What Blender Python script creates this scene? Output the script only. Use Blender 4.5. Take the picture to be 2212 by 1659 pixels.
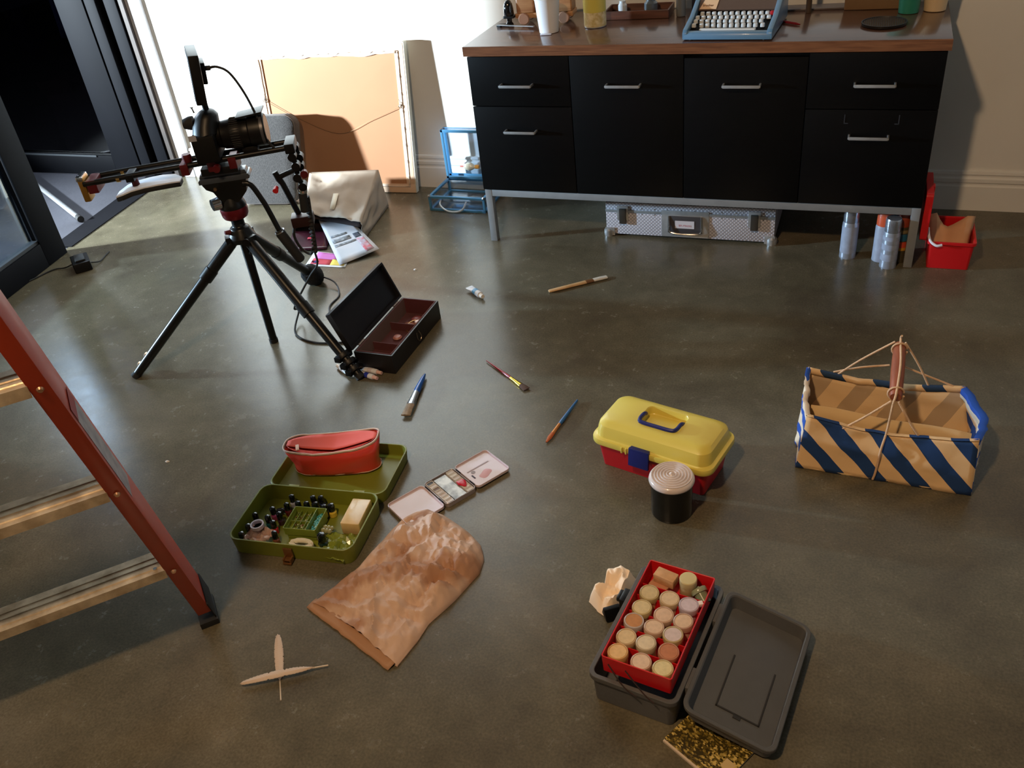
import bpy, bmesh, math, random
from mathutils import Vector, Matrix, noise
random.seed(7)
S = bpy.context.scene
for o in list(bpy.data.objects): bpy.data.objects.remove(o)
COL = S.collection
PI = math.pi
R_ = math.radians

# ------------------------------------------------------------------ camera
cam = bpy.data.cameras.new('camera'); camo = bpy.data.objects.new('camera', cam); COL.objects.link(camo)
cam.sensor_fit = 'HORIZONTAL'; cam.sensor_width = 36.0; cam.lens = 1900.0 / 2212.0 * 36.0
right = Vector((0.93322606, 0.34392992, -0.10392942)); down = Vector((0.11518321, -0.56038508, -0.82018375)); fwd = Vector((-0.34032623, 0.75344593, -0.56258091))
m = Matrix((right, -down, -fwd)).transposed().to_4x4(); m.translation = (0, 0, 1.5)
camo.matrix_world = m; cam.clip_start = 0.02
S.camera = camo

# ------------------------------------------------------------------ light, world, exposure
S.view_settings.view_transform = 'Standard'; S.view_settings.look = 'None'
S.view_settings.gamma = 1.0; S.view_settings.use_curve_mapping = False
S.view_settings.exposure = 0.0
w = bpy.data.worlds.new('night'); S.world = w; w.use_nodes = True
w.node_tree.nodes['Background'].inputs[0].default_value = (0.10, 0.12, 0.2, 1)
w.node_tree.nodes['Background'].inputs[1].default_value = 0.05
def area(name, loc, target, size, power, col, shape='DISK', size_y=None, spread=180):
    l = bpy.data.lights.new(name, 'AREA'); l.shape = shape; l.size = size
    if size_y: l.size_y = size_y
    l.energy = power; l.color = col; l.spread = math.radians(spread)
    o = bpy.data.objects.new(name, l); COL.objects.link(o); o.location = loc
    d = Vector(target) - Vector(loc); o.rotation_euler = d.to_track_quat('-Z', 'Y').to_euler(); return o
area('cool_work_light', (-5.50, 1.45, 1.05), (-2.0, 3.0, 1.30), 0.18, 330, (0.78, 0.91, 1.0), spread=84)
area('cool_patio_light', (-4.45, 3.28, 1.52), (-1.9, 1.4, 0.0), 0.14, 20, (0.72, 0.84, 1.0))
area('warm_ceiling_light', (-0.75, -0.05, 2.75), (-0.2, 2.0, 0.0), 0.16, 45, (1.0, 0.66, 0.37))

# ------------------------------------------------------------------ materials
MATS = {}
def lin(c):
    return tuple(((x/255)/12.92 if x/255 <= 0.04045 else ((x/255+0.055)/1.055)**2.4) for x in c) + (1,)
def mat(name, c, rough=0.5, metal=0.0, spec=0.5, var=0.0, vs=8.0, bump=0.0, bs=60.0, coat=0.0, trans=0.0, c2=None, sheen=0.0, aniso=None):
    if name in MATS: return MATS[name]
    mt = bpy.data.materials.new(name); mt.use_nodes = True; nt = mt.node_tree; b = nt.nodes['Principled BSDF']
    b.inputs['Base Color'].default_value = lin(c); b.inputs['Roughness'].default_value = rough
    b.inputs['Metallic'].default_value = metal; b.inputs['Specular IOR Level'].default_value = spec
    if coat: b.inputs['Coat Weight'].default_value = coat; b.inputs['Coat Roughness'].default_value = 0.08
    if trans: b.inputs['Transmission Weight'].default_value = trans
    if sheen: b.inputs['Sheen Weight'].default_value = sheen
    tc = nt.nodes.new('ShaderNodeTexCoord')
    n = nt.nodes.new('ShaderNodeTexNoise'); n.inputs['Scale'].default_value = vs; n.inputs['Detail'].default_value = 5
    mp = nt.nodes.new('ShaderNodeMapping'); nt.links.new(tc.outputs['Object'], mp.inputs[0]); nt.links.new(mp.outputs[0], n.inputs[0])
    if aniso: mp.inputs['Scale'].default_value = aniso
    if var or c2:
        r = nt.nodes.new('ShaderNodeValToRGB'); nt.links.new(n.outputs[0], r.inputs[0])
        a = lin(c); z = lin(c2) if c2 else tuple(min(1, x*(1+var)) for x in a[:3]) + (1,)
        if not c2: a = tuple(x*(1-var) for x in a[:3]) + (1,)
        r.color_ramp.elements[0].position = 0.35; r.color_ramp.elements[1].position = 0.65
        r.color_ramp.elements[0].color = a; r.color_ramp.elements[1].color = z
        nt.links.new(r.outputs[0], b.inputs['Base Color'])
    if bump:
        n2 = nt.nodes.new('ShaderNodeTexNoise'); n2.inputs['Scale'].default_value = bs; n2.inputs['Detail'].default_value = 4
        nt.links.new(mp.outputs[0], n2.inputs[0])
        bm_ = nt.nodes.new('ShaderNodeBump'); bm_.inputs['Strength'].default_value = bump; bm_.inputs['Distance'].default_value = 0.004
        nt.links.new(n2.outputs[0], bm_.inputs['Height']); nt.links.new(bm_.outputs[0], b.inputs['Normal'])
    MATS[name] = mt; return mt
def glass(name, tint=(255, 255, 255), refl=0.12, rough=0.02):
    if name in MATS: return MATS[name]
    mt = bpy.data.materials.new(name); mt.use_nodes = True; nt = mt.node_tree; nt.nodes.clear()
    out = nt.nodes.new('ShaderNodeOutputMaterial'); mix = nt.nodes.new('ShaderNodeMixShader')
    t = nt.nodes.new('ShaderNodeBsdfTransparent'); t.inputs[0].default_value = lin(tint)
    g = nt.nodes.new('ShaderNodeBsdfGlossy'); g.inputs['Roughness'].default_value = rough
    lw = nt.nodes.new('ShaderNodeLayerWeight'); lw.inputs[0].default_value = 0.12
    mm = nt.nodes.new('ShaderNodeMath'); mm.operation = 'ADD'; mm.inputs[1].default_value = refl * 0.35
    m2 = nt.nodes.new('ShaderNodeMath'); m2.operation = 'MULTIPLY'; m2.inputs[1].default_value = 0.6
    nt.links.new(lw.outputs['Facing'], m2.inputs[0]); nt.links.new(m2.outputs[0], mm.inputs[0])
    nt.links.new(mm.outputs[0], mix.inputs[0]); nt.links.new(t.outputs[0], mix.inputs[1]); nt.links.new(g.outputs[0], mix.inputs[2])
    nt.links.new(mix.outputs[0], out.inputs[0]); MATS[name] = mt; return mt
def nodes_mat(name):
    mt = bpy.data.materials.new(name); mt.use_nodes = True; MATS[name] = mt
    return mt, mt.node_tree, mt.node_tree.nodes['Principled BSDF']

# polished concrete
def floor_mat():
    mt, nt, b = nodes_mat('polished_concrete')
    tc = nt.nodes.new('ShaderNodeTexCoord'); L = nt.links.new; N = nt.nodes.new
    n1 = N('ShaderNodeTexNoise'); n1.inputs['Scale'].default_value = 2.2; n1.inputs['Detail'].default_value = 9; n1.inputs['Roughness'].default_value = 0.62
    n1.inputs['Distortion'].default_value = 0.6
    n2 = N('ShaderNodeTexNoise'); n2.inputs['Scale'].default_value = 14; n2.inputs['Detail'].default_value = 8; n2.inputs['Roughness'].default_value = 0.7
    n3 = N('ShaderNodeTexNoise'); n3.inputs['Scale'].default_value = 190; n3.inputs['Detail'].default_value = 3
    vo = N('ShaderNodeTexVoronoi'); vo.inputs['Scale'].default_value = 95
    for x in (n1, n2, n3, vo): L(tc.outputs['Object'], x.inputs['Vector'])
    r1 = N('ShaderNodeValToRGB'); e = r1.color_ramp.elements
    e[0].position = 0.32; e[0].color = lin((80, 73, 59)); e[1].position = 0.7; e[1].color = lin((109, 101, 83))
    k = r1.color_ramp.elements.new(0.5); k.color = lin((94, 88, 71))
    L(n1.outputs[0], r1.inputs[0])
    mx = N('ShaderNodeMixRGB'); mx.blend_type = 'OVERLAY'; mx.inputs[0].default_value = 0.4
    L(r1.outputs[0], mx.inputs[1]); L(n2.outputs[0], mx.inputs[2])
    m3 = N('ShaderNodeMixRGB'); m3.blend_type = 'OVERLAY'; m3.inputs[0].default_value = 0.5; L(mx.outputs[0], m3.inputs[1]); L(n3.outputs[0], m3.inputs[2])
    # light aggregate specks and dark pits
    rs = N('ShaderNodeValToRGB'); rs.color_ramp.elements[0].position = 0.05; rs.color_ramp.elements[0].color = (1, 1, 1, 1)
    rs.color_ramp.elements[1].position = 0.10; rs.color_ramp.elements[1].color = (0, 0, 0, 1); L(vo.outputs['Distance'], rs.inputs[0])
    sel = N('ShaderNodeSeparateColor'); L(vo.outputs['Color'], sel.inputs[0])
    gt = N('ShaderNodeMath'); gt.operation = 'GREATER_THAN'; gt.inputs[1].default_value = 0.86; L(sel.outputs[0], gt.inputs[0])
    lt = N('ShaderNodeMath'); lt.operation = 'LESS_THAN'; lt.inputs[1].default_value = 0.06; L(sel.outputs[0], lt.inputs[0])
    ml = N('ShaderNodeMath'); ml.operation = 'MULTIPLY'; L(rs.outputs[0], ml.inputs[0]); L(gt.outputs[0], ml.inputs[1])
    md = N('ShaderNodeMath'); md.operation = 'MULTIPLY'; L(rs.outputs[0], md.inputs[0]); L(lt.outputs[0], md.inputs[1])
    ml2 = N('ShaderNodeMath'); ml2.operation = 'MULTIPLY'; ml2.inputs[1].default_value = 0.13; L(ml.outputs[0], ml2.inputs[0])
    c1 = N('ShaderNodeMixRGB'); L(ml2.outputs[0], c1.inputs[0]); L(m3.outputs[0], c1.inputs[1]); c1.inputs[2].default_value = lin((190, 180, 160))
    c2 = N('ShaderNodeMixRGB'); L(md.outputs[0], c2.inputs[0]); L(c1.outputs[0], c2.inputs[1]); c2.inputs[2].default_value = lin((45, 42, 36))
    # a few straight hairline saw cuts and scratches
    L(c2.outputs[0], b.inputs['Base Color'])
    rr = N('ShaderNodeMapRange'); rr.inputs[3].default_value = 0.17; rr.inputs[4].default_value = 0.34; L(n2.outputs[0], rr.inputs[0]); L(rr.outputs[0], b.inputs['Roughness'])
    b.inputs['Specular IOR Level'].default_value = 0.5
    bp = N('ShaderNodeBump'); bp.inputs['Strength'].default_value = 0.05; bp.inputs['Distance'].default_value = 0.01; L(n2.outputs[0], bp.inputs['Height']); L(bp.outputs[0], b.inputs['Normal'])
    return mt
FLOOR = floor_mat()

# ------------------------------------------------------------------ mesh building helpers
class MB:
    def __init__(s): s.bm = bmesh.new(); s.mi = 0
    def _f(s, vs):
        try:
            f = s.bm.faces.new(vs); f.material_index = s.mi; return f
        except ValueError: return None
    def loft(s, loops, c0=True, c1=True, closed=True):
        L = [[s.bm.verts.new(p) for p in lp] for lp in loops]
        for a, b in zip(L[:-1], L[1:]):
            n = len(a)
            for i in range(n if closed else n-1):
                j = (i+1) % n; s._f([a[i], a[j], b[j], b[i]])
        if c0: s._f(list(reversed(L[0])))
        if c1: s._f(L[-1])
        return s
    def box(s, c, d, M=None):
        x, y, z = d[0]/2, d[1]/2, d[2]/2
        lo = [(-x,-y,-z),(x,-y,-z),(x,y,-z),(-x,y,-z)]; hi = [(a,b,z) for a,b,_ in lo]
        T = Matrix.Translation(c) @ (M.to_4x4() if M else Matrix.Identity(4))
        return s.loft([[T @ Vector(p) for p in lo], [T @ Vector(p) for p in hi]])
    def bx(s, x0, x1, y0, y1, z0, z1):
        return s.box(((x0+x1)/2, (y0+y1)/2, (z0+z1)/2), (x1-x0, y1-y0, z1-z0))
    def cyl(s, p, q, r, r2=None, seg=16):
        p, q = Vector(p), Vector(q); r2 = r if r2 is None else r2
        return s.rod([(p, r), (q, r2)], seg)
    def rod(s, pr, seg=12):   # list of (point, radius) along a path, non-parallel frames handled
        pts = [Vector(a) for a, _ in pr]; loops = []
        t0 = (pts[1]-pts[0]).normalized()
        up = Vector((0,0,1)) if abs(t0.z) < 0.9 else Vector((1,0,0))
        u = t0.cross(up).normalized()
        for i, (p, r) in enumerate(pr):
            t = (pts[min(i+1, len(pts)-1)] - pts[max(i-1, 0)])
            t = t.normalized() if t.length > 1e-9 else t0
            u = (u - t*u.dot(t)).normalized(); v = t.cross(u)
            loops.append([Vector(p) + (u*math.cos(2*PI*k/seg) + v*math.sin(2*PI*k/seg))*r for k in range(seg)])
        return s.loft(loops)
    def tube(s, pts, r, seg=8, sub=6):
        return s.rod([(p, r) for p in spline(pts, sub)], seg)
    def lathe(s, prof, seg=32, T=None):
        T = T or Matrix.Identity(4); loops = []
        for r, z in prof:
            loops.append([T @ Vector((max(r, 1e-5)*math.cos(2*PI*k/seg), max(r, 1e-5)*math.sin(2*PI*k/seg), z)) for k in range(seg)])
        return s.loft(loops)
    def prism(s, poly, z0, z1, T=None):
        T = T or Matrix.Identity(4)
        return s.loft([[T @ Vector((x, y, z0)) for x, y in poly], [T @ Vector((x, y, z1)) for x, y in poly]])
    def rbox(s, x0, x1, y0, y1, z0, z1, r=0.01, e=0.004, taper=0.0):
        cx, cy, W, D = (x0+x1)/2, (y0+y1)/2, x1-x0, y1-y0
        def lp(ins, z, t=0): return [(cx+x, cy+y, z) for x, y in rr(W-2*ins-2*t, D-2*ins-2*t, max(r-ins, 0.0008))]
        return s.loft([lp(e, z0, taper), lp(e*0.3, z0+e*0.3, taper), lp(0, z0+e, taper), lp(0, z1-e), lp(e*0.3, z1-e*0.3), lp(e, z1)])
    def tray(s, x0, x1, y0, y1, z0, z1, t=0.003, r=0.01, taper=0.0, fl=None):
        cx, cy, W, D = (x0+x1)/2, (y0+y1)/2, x1-x0, y1-y0; fl = fl or t
        def lp(ins, z): return [(cx+x, cy+y, z) for x, y in rr(W-2*ins, D-2*ins, max(r-ins*0.7, 0.001))]
        return s.loft([lp(taper+0.001, z0), lp(taper, z0+0.001), lp(0, z1-0.0005), lp(0.0006, z1), lp(t-0.0006, z1), lp(t, z1-0.0005), lp(t+taper, z0+fl)])
    def ring(s, x0, x1, y0, y1, z0, z1, t=0.006, r=0.01):
        cx, cy, W, D = (x0+x1)/2, (y0+y1)/2, x1-x0, y1-y0
        def lp(ins, z): return [(cx+x, cy+y, z) for x, y in rr(W-2*ins, D-2*ins, max(r-ins*0.7, 0.001))]
        return s.loft([lp(0.001, z0), lp(0, z0+0.001), lp(0, z1-0.001), lp(0.001, z1), lp(t-0.001, z1), lp(t, z1-0.001), lp(t, z0), lp(0.001, z0)], False, False)
    def grid(s, P, thick=None):
        V = [[s.bm.verts.new(p) for p in row] for row in P]
        for i in range(len(V)-1):
            for j in range(len(V[0])-1): s._f([V[i][j], V[i+1][j], V[i+1][j+1], V[i][j+1]])
        return s
    def build(s, name, mt, parent=None, world=False, smooth=True, bevel=0.0, ang=32, solid=0.0, sub=0):
        bmesh.ops.recalc_face_normals(s.bm, faces=s.bm.faces)
        if world and parent is not None: bmesh.ops.transform(s.bm, matrix=WM[parent.name].inverted(), verts=s.bm.verts)
        if bevel:
            ed = [e for e in s.bm.edges if len(e.link_faces) == 2 and e.calc_face_angle(0) > R_(30)]
            bmesh.ops.bevel(s.bm, geom=ed, offset=bevel, segments=2, affect='EDGES', clamp_overlap=True, profile=0.6)
        me = bpy.data.meshes.new(name); s.bm.to_mesh(me); s.bm.free()
        for m_ in (mt if isinstance(mt, (list, tuple)) else [mt]): me.materials.append(m_)
        if smooth:
            me.polygons.foreach_set('use_smooth', [True]*len(me.polygons)); me.set_sharp_from_angle(angle=R_(ang))
        o = bpy.data.objects.new(name, me); COL.objects.link(o)
        if parent is not None: o.parent = parent
        WM[o.name] = WM[parent.name] if parent is not None else Matrix.Identity(4)
        if solid:
            md = o.modifiers.new('solid', 'SOLIDIFY'); md.thickness = solid; md.offset = 0
        if sub:
            md = o.modifiers.new('sub', 'SUBSURF'); md.levels = sub; md.render_levels = sub
        return o
WM = {}
def rr(W, D, r, n=5):
    r = min(r, W/2-1e-4, D/2-1e-4); out = []
    for cx, cy, a in ((W/2-r, D/2-r, 0), (-W/2+r, D/2-r, 90), (-W/2+r, -D/2+r, 180), (W/2-r, -D/2+r, 270)):
        for k in range(n+1):
            t = R_(a + 90*k/n); out.append((cx+r*math.cos(t), cy+r*math.sin(t)))
    return out
def spline(pts, sub=6):
    P = [Vector(p) for p in pts]
    if len(P) < 3: return P
    out = []
    for i in range(len(P)-1):
        a, b, c, d = P[max(i-1,0)], P[i], P[i+1], P[min(i+2,len(P)-1)]
        for k in range(sub):
            t = k/sub
            out.append(0.5*((2*b)+(-a+c)*t+(2*a-5*b+4*c-d)*t*t+(-a+3*b-3*c+d)*t**3))
    out.append(P[-1]); return out
def thing(name, label, cat, loc=(0,0,0), rz=0.0, group=None):
    o = bpy.data.objects.new(name, None); COL.objects.link(o); o.empty_display_size = 0.05
    o.location = loc; o.rotation_euler = (0, 0, rz); o['label'] = label; o['category'] = cat
    if group: o['group'] = group
    WM[o.name] = Matrix.Translation(loc) @ Matrix.Rotation(rz, 4, 'Z'); return o
def tag(o, label, cat, group=None):
    o['label'] = label; o['category'] = cat
    if group: o['group'] = group
    return o
def struct(o): o['kind'] = 'structure'; return o
def dup(src, label, loc=None, rz=None, group=None):
    r = src.copy(); COL.objects.link(r)
    if loc is not None: r.location = loc
    if rz is not None: r.rotation_euler = (0, 0, rz)
    r['label'] = label
    if group: r['group'] = group
    WM[r.name] = Matrix.Translation(r.location) @ r.rotation_euler.to_matrix().to_4x4()
    for ch in list(src.children):
        c = ch.copy(); COL.objects.link(c); c.parent = r
        for g in list(ch.children):
            d = g.copy(); COL.objects.link(d); d.parent = c
    return r
def text(name, s, size, mt, parent, M, extrude=0.0002, align='CENTER'):
    cu = bpy.data.curves.new(name, 'FONT'); cu.body = s; cu.size = size; cu.extrude = extrude; cu.align_x = align; cu.align_y = 'CENTER'
    tmp = bpy.data.objects.new(name+'_c', cu); COL.objects.link(tmp); dg = bpy.context.evaluated_depsgraph_get()
    me = bpy.data.meshes.new_from_object(tmp.evaluated_get(dg)); bpy.data.objects.remove(tmp)
    me.transform(M); me.materials.clear(); me.materials.append(mt); me.name = name
    o = bpy.data.objects.new(name, me); COL.objects.link(o)
    if parent is not None: o.parent = parent
    return o

# common materials
M_white = mat('painted_wall', (226, 224, 218), 0.7, var=0.03, vs=3)
M_ceil = mat('ceiling_paint', (96, 92, 86), 0.8, var=0.05)
M_black = mat('black_plastic', (9, 9, 10), 0.42, spec=0.3)
M_rub = mat('black_rubber', (20, 20, 20), 0.75)
M_darkmetal = mat('dark_metal', (10, 10, 12), 0.4, 0.2, spec=0.4)
M_frame = mat('door_frame_metal', (8, 9, 14), 0.62, 0.0, spec=0.08, var=0.1)
M_chrome = mat('chrome', (205, 208, 212), 0.16, 1.0)
M_steel = mat('brushed_steel', (190, 192, 194), 0.36, 0.7, var=0.08, vs=30)
M_redano = mat('red_anodised_metal', (84, 6, 15), 0.45, 0.2)
M_cream = mat('cream_plastic', (222, 205, 170), 0.45, var=0.03)
M_paper = mat('white_paper', (232, 230, 228), 0.8)
M_glass = glass('door_glass', (184, 192, 198), 0.12)
M_clear = glass('clear_plastic', (238, 244, 250), 0.25, 0.05)

# ------------------------------------------------------------------ room shell
def doorx(y): return -3.24 - 0.18*(y-2.57)
def plane_obj(name, pts, mt, th=None):
    b = MB(); b._f([b.bm.verts.new(p) for p in pts])
    return struct(b.build(name, mt, smooth=False))
b = MB(); b.loft([[(-3.40,3.45,z),(-2.24,-3.0,z),(3.5,-3.0,z),(3.5,3.45,z)] for z in (-0.1, 0.0)]); struct(b.build('floor', FLOOR, smooth=False))
M_patio = mat('patio_concrete', (62, 62, 70), 0.75, var=0.12, vs=5, bump=0.2)
b = MB(); b.loft([[(-9,7.5,z),(-9,-3,z),(-2.24,-3,z),(-3.40,3.45,z),(-3.40,7.5,z)] for z in (-0.11, -0.004)]); struct(b.build('ground_patio', M_patio, smooth=False))
struct(MB().bx(-3.26, 3.6, 3.455, 3.60, 0, 3.0).build('wall_back', M_white, smooth=False))
struct(MB().bx(3.5, 3.6, -3.0, 3.455, 0, 3.0).build('wall_right', M_white, smooth=False))
struct(MB().bx(-2.24, 3.6, -3.1, -3.0, 0, 3.0).build('wall_front', M_white, smooth=False))
b = MB(); b.loft([[(-3.45,3.6,z),(-2.2,-3.1,z),(3.6,-3.1,z),(3.6,3.6,z)] for z in (3.0, 3.1)]); struct(b.build('ceiling', M_ceil, smooth=False))
# wall above the door opening and the solid wall nearer the photographer
b = MB()
def wall_seg(b, y0, y1, z0, z1, t=0.14):
    b.loft([[(doorx(y0),y0,z),(doorx(y0)-t,y0,z),(doorx(y1)-t,y1,z),(doorx(y1),y1,z)] for z in (z0, z1)])
wall_seg(b, -3.0, 3.455, 2.42, 3.0); wall_seg(b, -3.0, 1.27, 0, 2.42)
struct(b.build('wall_left', M_white, smooth=False))
# baseboard with moulding
prof = [(0,0),(0.014,0),(0.014,0.092),(0.010,0.098),(0.010,0.104),(0.014,0.109),(0.014,0.122),(0.009,0.128),(0.009,0.134),(0.012,0.139),(0.010,0.148),(0,0.15)]
b = MB(); b.loft([[(x, 3.455-d, z) for d, z in prof] for x in (-3.17, 3.5)]); struct(b.build('baseboard_back', M_white, smooth=False))
struct(MB().bx(-3.26, -3.175, 3.437, 3.46, 0, 2.42).build('trim_1', mat('casing_paint', (206, 206, 212), 0.6), smooth=False, bevel=0.003))
struct(MB().bx(-3.285, -3.258, 3.42, 3.50, 0, 2.42).build('trim_2', mat('old_wood_jamb', (46, 35, 28), 0.7, var=0.3, vs=20)))
# sunken black track of the folding door
b = MB(); b.loft([[(-3.245+0.012,2.62,z),(-3.345+0.012,2.60,z),(-3.47,3.43,z),(-3.335,3.43,z)] for z in (0.0, 0.004)])
struct(b.build('trim_3', mat('track_metal', (12, 12, 17), 0.8, spec=0.1, var=0.2), smooth=False))
# near glazed door leaf along the opening
dr = bpy.data.objects.new('door_1', None); COL.objects.link(dr); dr['kind'] = 'structure'; dr.location = (-3.24, 2.57, 0); WM['door_1'] = Matrix.Translation((-3.24,2.57,0))
def seg(b, y0, y1, z0, z1, x0=-0.03, x1=0.03):
    b.loft([[(doorx(y0)+x0,y0,z),(doorx(y0)+x1,y0,z),(doorx(y1)+x1,y1,z),(doorx(y1)+x0,y1,z)] for z in (z0, z1)])
b = MB(); seg(b, 2.44, 2.57, 0, 2.40); seg(b, 1.27, 2.44, 0, 0.105); seg(b, 1.27, 2.44, 2.29, 2.40); seg(b, 1.27, 1.35, 0.105, 2.29)
b.build('frame', M_frame, dr, world=True, bevel=0.004)
b = MB(); seg(b, 2.425, 2.44, 0.105, 2.29, -0.036, -0.02); seg(b, 1.35, 2.44, 0.105, 0.118, -0.02, 0.02)
b.build('gasket', mat('grey_gasket', (62, 66, 70), 0.6, spec=0.2), dr, world=True)
b = MB(); seg(b, 1.34, 2.43, 0.10, 2.30, -0.004, 0.004); b.build('pane', M_glass, dr, world=True, smooth=False)
# folded glazed leaves stacked against the end wall, standing outside
def leaf(name, y, x1, stiles, pane):
    d = bpy.data.objects.new(name, None); COL.objects.link(d); d['kind'] = 'structure'; d.location = (x1, y, 0); WM[d.name] = Matrix.Translation((x1, y, 0))
    b = MB()
    for a, c in stiles: b.bx(a, c, y-0.025, y+0.025, 0.0, 2.4)
    b.bx(pane[0]-0.1, stiles[0][0], y-0.024, y+0.024, 0, 0.105); b.bx(pane[0]-0.1, stiles[0][0], y-0.024, y+0.024, 2.3, 2.4)
    b.build('frame', M_frame, d, world=True, bevel=0.004)
    MB().bx(pane[0], stiles[0][0], y-0.004, y+0.004, 0.10, 2.31).build('pane', glass('dark_door_glass', (120, 118, 130), 0.05), d, world=True, smooth=False)
    MB().bx(pane[0], stiles[0][0]-0.1, y-0.03, y-0.024, 0.100, 0.108).build('gasket', mat('grey_gasket', (62, 66, 70), 0.6, spec=0.2), d, world=True)
leaf('door_2', 3.44, -3.64, [(-3.66, -3.49)], (-5.6, -3.7))
for nm, a, c, y in (('door_3', -3.455, -3.39, 3.42), ('door_4', -3.36, -3.29, 3.44)):
    d = bpy.data.objects.new(nm, None); COL.objects.link(d); d['kind'] = 'structure'; d.location = (a, y, 0); WM[d.name] = Matrix.Translation((a, y, 0))
    MB().bx(a, c, y-0.03, y+0.03, 0, 2.4).bx(a+0.02, c-0.02, y+0.03, y+0.9, 0, 0.1).build('frame', M_frame, d, world=True, bevel=0.006)
    MB().bx(a+0.03, c-0.03, y+0.03, y+0.9, 0.1, 2.3).build('pane', glass('dark_door_glass', (120, 118, 130), 0.05), d, world=True, smooth=False)
MB().bx(-3.49, -3.455, 3.45, 3.47, 0, 2.4).bx(-3.39, -3.36, 3.45, 3.47, 0, 2.4).build('trim_4', M_frame, smooth=False)['kind'] = 'structure'
# dim yard behind the dark glass
struct(MB().bx(-9, -3.5, 5.6, 5.7, 0, 3.0).build('wall_yard', mat('dark_render', (14, 12, 13), 0.95, spec=0.1, var=0.3, vs=3), smooth=False))
M_carton = mat('brown_carton', (120, 84, 62), 0.8, var=0.1)
def carton(x, y, w, d, h, rz, label, mt):
    t = thing('carton', label, 'box', (x, y, -0.004), rz)
    MB().bx(-w/2, w/2, -d/2, d/2, 0, h).build('body', mt, t, bevel=0.003)
    MB().box((-w*0.25, -d/2-0.03, h-0.01), (w*0.5, 0.004, 0.09), Matrix.Rotation(0.5, 3, 'X')).build('flap', mt, t)
carton(-4.05, 3.80, 0.34, 0.3, 0.42, 0.3, 'brown carton standing in the dark behind the folded glass doors', M_carton)
carton(-4.55, 3.85, 0.3, 0.3, 0.26, -0.2, 'lower pinkish carton in the dark, left of the taller brown one', mat('pink_carton', (120, 80, 80), 0.8))
for i, (x, z0, lab, c) in enumerate(((-3.98, 0.62, 'pale striped cloth hanging highest behind the dark glass', (120, 128, 150)), (-4.35, 0.55, 'dark blue cloth hanging behind the dark glass', (40, 46, 70)))):
    P = [[(x + (u/8-0.5)*0.16, 3.75 + 0.012*math.sin(u*1.7+v*0.3), z0 + v/8*0.42) for v in range(9)] for u in range(9)]
    o = MB().grid(P).build('hanging_cloth', mat('cloth%d' % i, c, 0.9, var=0.2, vs=20), solid=0.003); tag(o, lab, 'cloth', None)
    o2 = MB().cyl((x-0.12, 3.75, z0+0.43), (x+0.12, 3.75, z0+0.43), 0.006).build('hanging_rail', M_steel)
    tag(o2, ('thin steel rail over the pale striped cloth behind the glass', 'thin steel rail over the dark blue cloth behind the glass')[i], 'rail')
# metal pole lying on the patio
t = thing('metal_pole', 'thin aluminium pole lying on the patio just outside the door opening', 'pole', (-3.42, 2.875, -0.004))
MB().cyl((-3.43, 2.88, 0.012), (-4.25, 3.34, 0.012), 0.012).build('tube', M_steel, t, world=True)
MB().cyl((-3.405, 2.866, 0.012), (-3.44, 2.886, 0.012), 0.0155).build('end_cap', M_rub, t, world=True)

# ------------------------------------------------------------------ credenza
M_laq = mat('black_lacquered_wood', (5, 5, 6), 0.36, spec=0.22, var=0.15, vs=6, aniso=(1, 1, 12), bump=0.02)
M_wood = mat('walnut_top', (102, 72, 56), 0.2, c2=(70, 48, 38), vs=9, aniso=(1.2, 14, 14), coat=0.25)
M_edge = mat('orange_wood_edge', (126, 80, 50), 0.4, c2=(100, 60, 36), vs=10, aniso=(1.2, 20, 20))
M_gframe = mat('grey_steel_frame', (150, 153, 156), 0.45, 0.35, var=0.06, vs=20)
cx0, cx1, cy0, cy1 = -1.352, 0.212, 2.934, 3.41
t = thing('credenza', 'long black credenza with wooden top and grey steel legs against the wall', 'cabinet', ((cx0+cx1)/2, 3.17, 0))
MB().bx(cx0+0.012, cx1-0.008, cy0+0.022, cy1, 0.216, 0.716).build('body', M_laq, t, world=True, bevel=0.0015)
MB().bx(cx0, cx1, cy0+0.002, cy1+0.005, 0.717, 0.750).build('worktop', M_wood, t, world=True, bevel=0.001)
MB().bx(cx0-0.001, cx1+0.001, cy0-0.001, cy0+0.002, 0.717, 0.7495).build('edge_band', M_edge, t, world=True)
fx = [cx0+0.008, -0.966, -0.573, -0.184, cx1-0.006]
def pull(parent, x, z, hw=0.058):
    pts = [(x-hw, cy0+0.004, z), (x-hw+0.001, cy0-0.022, z), (x-hw+0.006, cy0-0.026, z), (x, cy0-0.026, z), (x+hw-0.006, cy0-0.026, z), (x+hw-0.001, cy0-0.022, z), (x+hw, cy0+0.004, z)]
    b = MB(); b.bx(x-hw, x+hw, cy0-0.029, cy0-0.023, z-0.0045, z+0.0045)
    for s in (-1, 1): b.bx(x+s*hw-0.003, x+s*hw+0.003, cy0-0.027, cy0+0.004, z-0.0035, z+0.0035)
    b.build('handle', M_steel, parent, world=True, bevel=0.001)
def front(name, x0, x1, z0, z1, hz):
    o = MB().bx(x0+0.0015, x1-0.0015, cy0+0.004, cy0+0.022, z0+0.0015, z1-0.0015).build(name, M_laq, t, world=True, bevel=0.0012)
    if hz: pull(o, (x0+x1)/2-0.006+(0.01 if x1 > 0 else 0), hz)
    return o
front('drawer', fx[0], fx[1], 0.54, 0.715, 0.619); front('drawer', fx[0], fx[1], 0.218, 0.54, 0.454)
front('door', fx[1], fx[2], 0.218, 0.715, 0.619); front('door', fx[2], fx[3], 0.218, 0.704, 0.619)
front('drawer', fx[3], fx[4], 0.54, 0.715, 0.621); dlow = front('drawer', fx[3], fx[4], 0.218, 0.54, 0.457)
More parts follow.
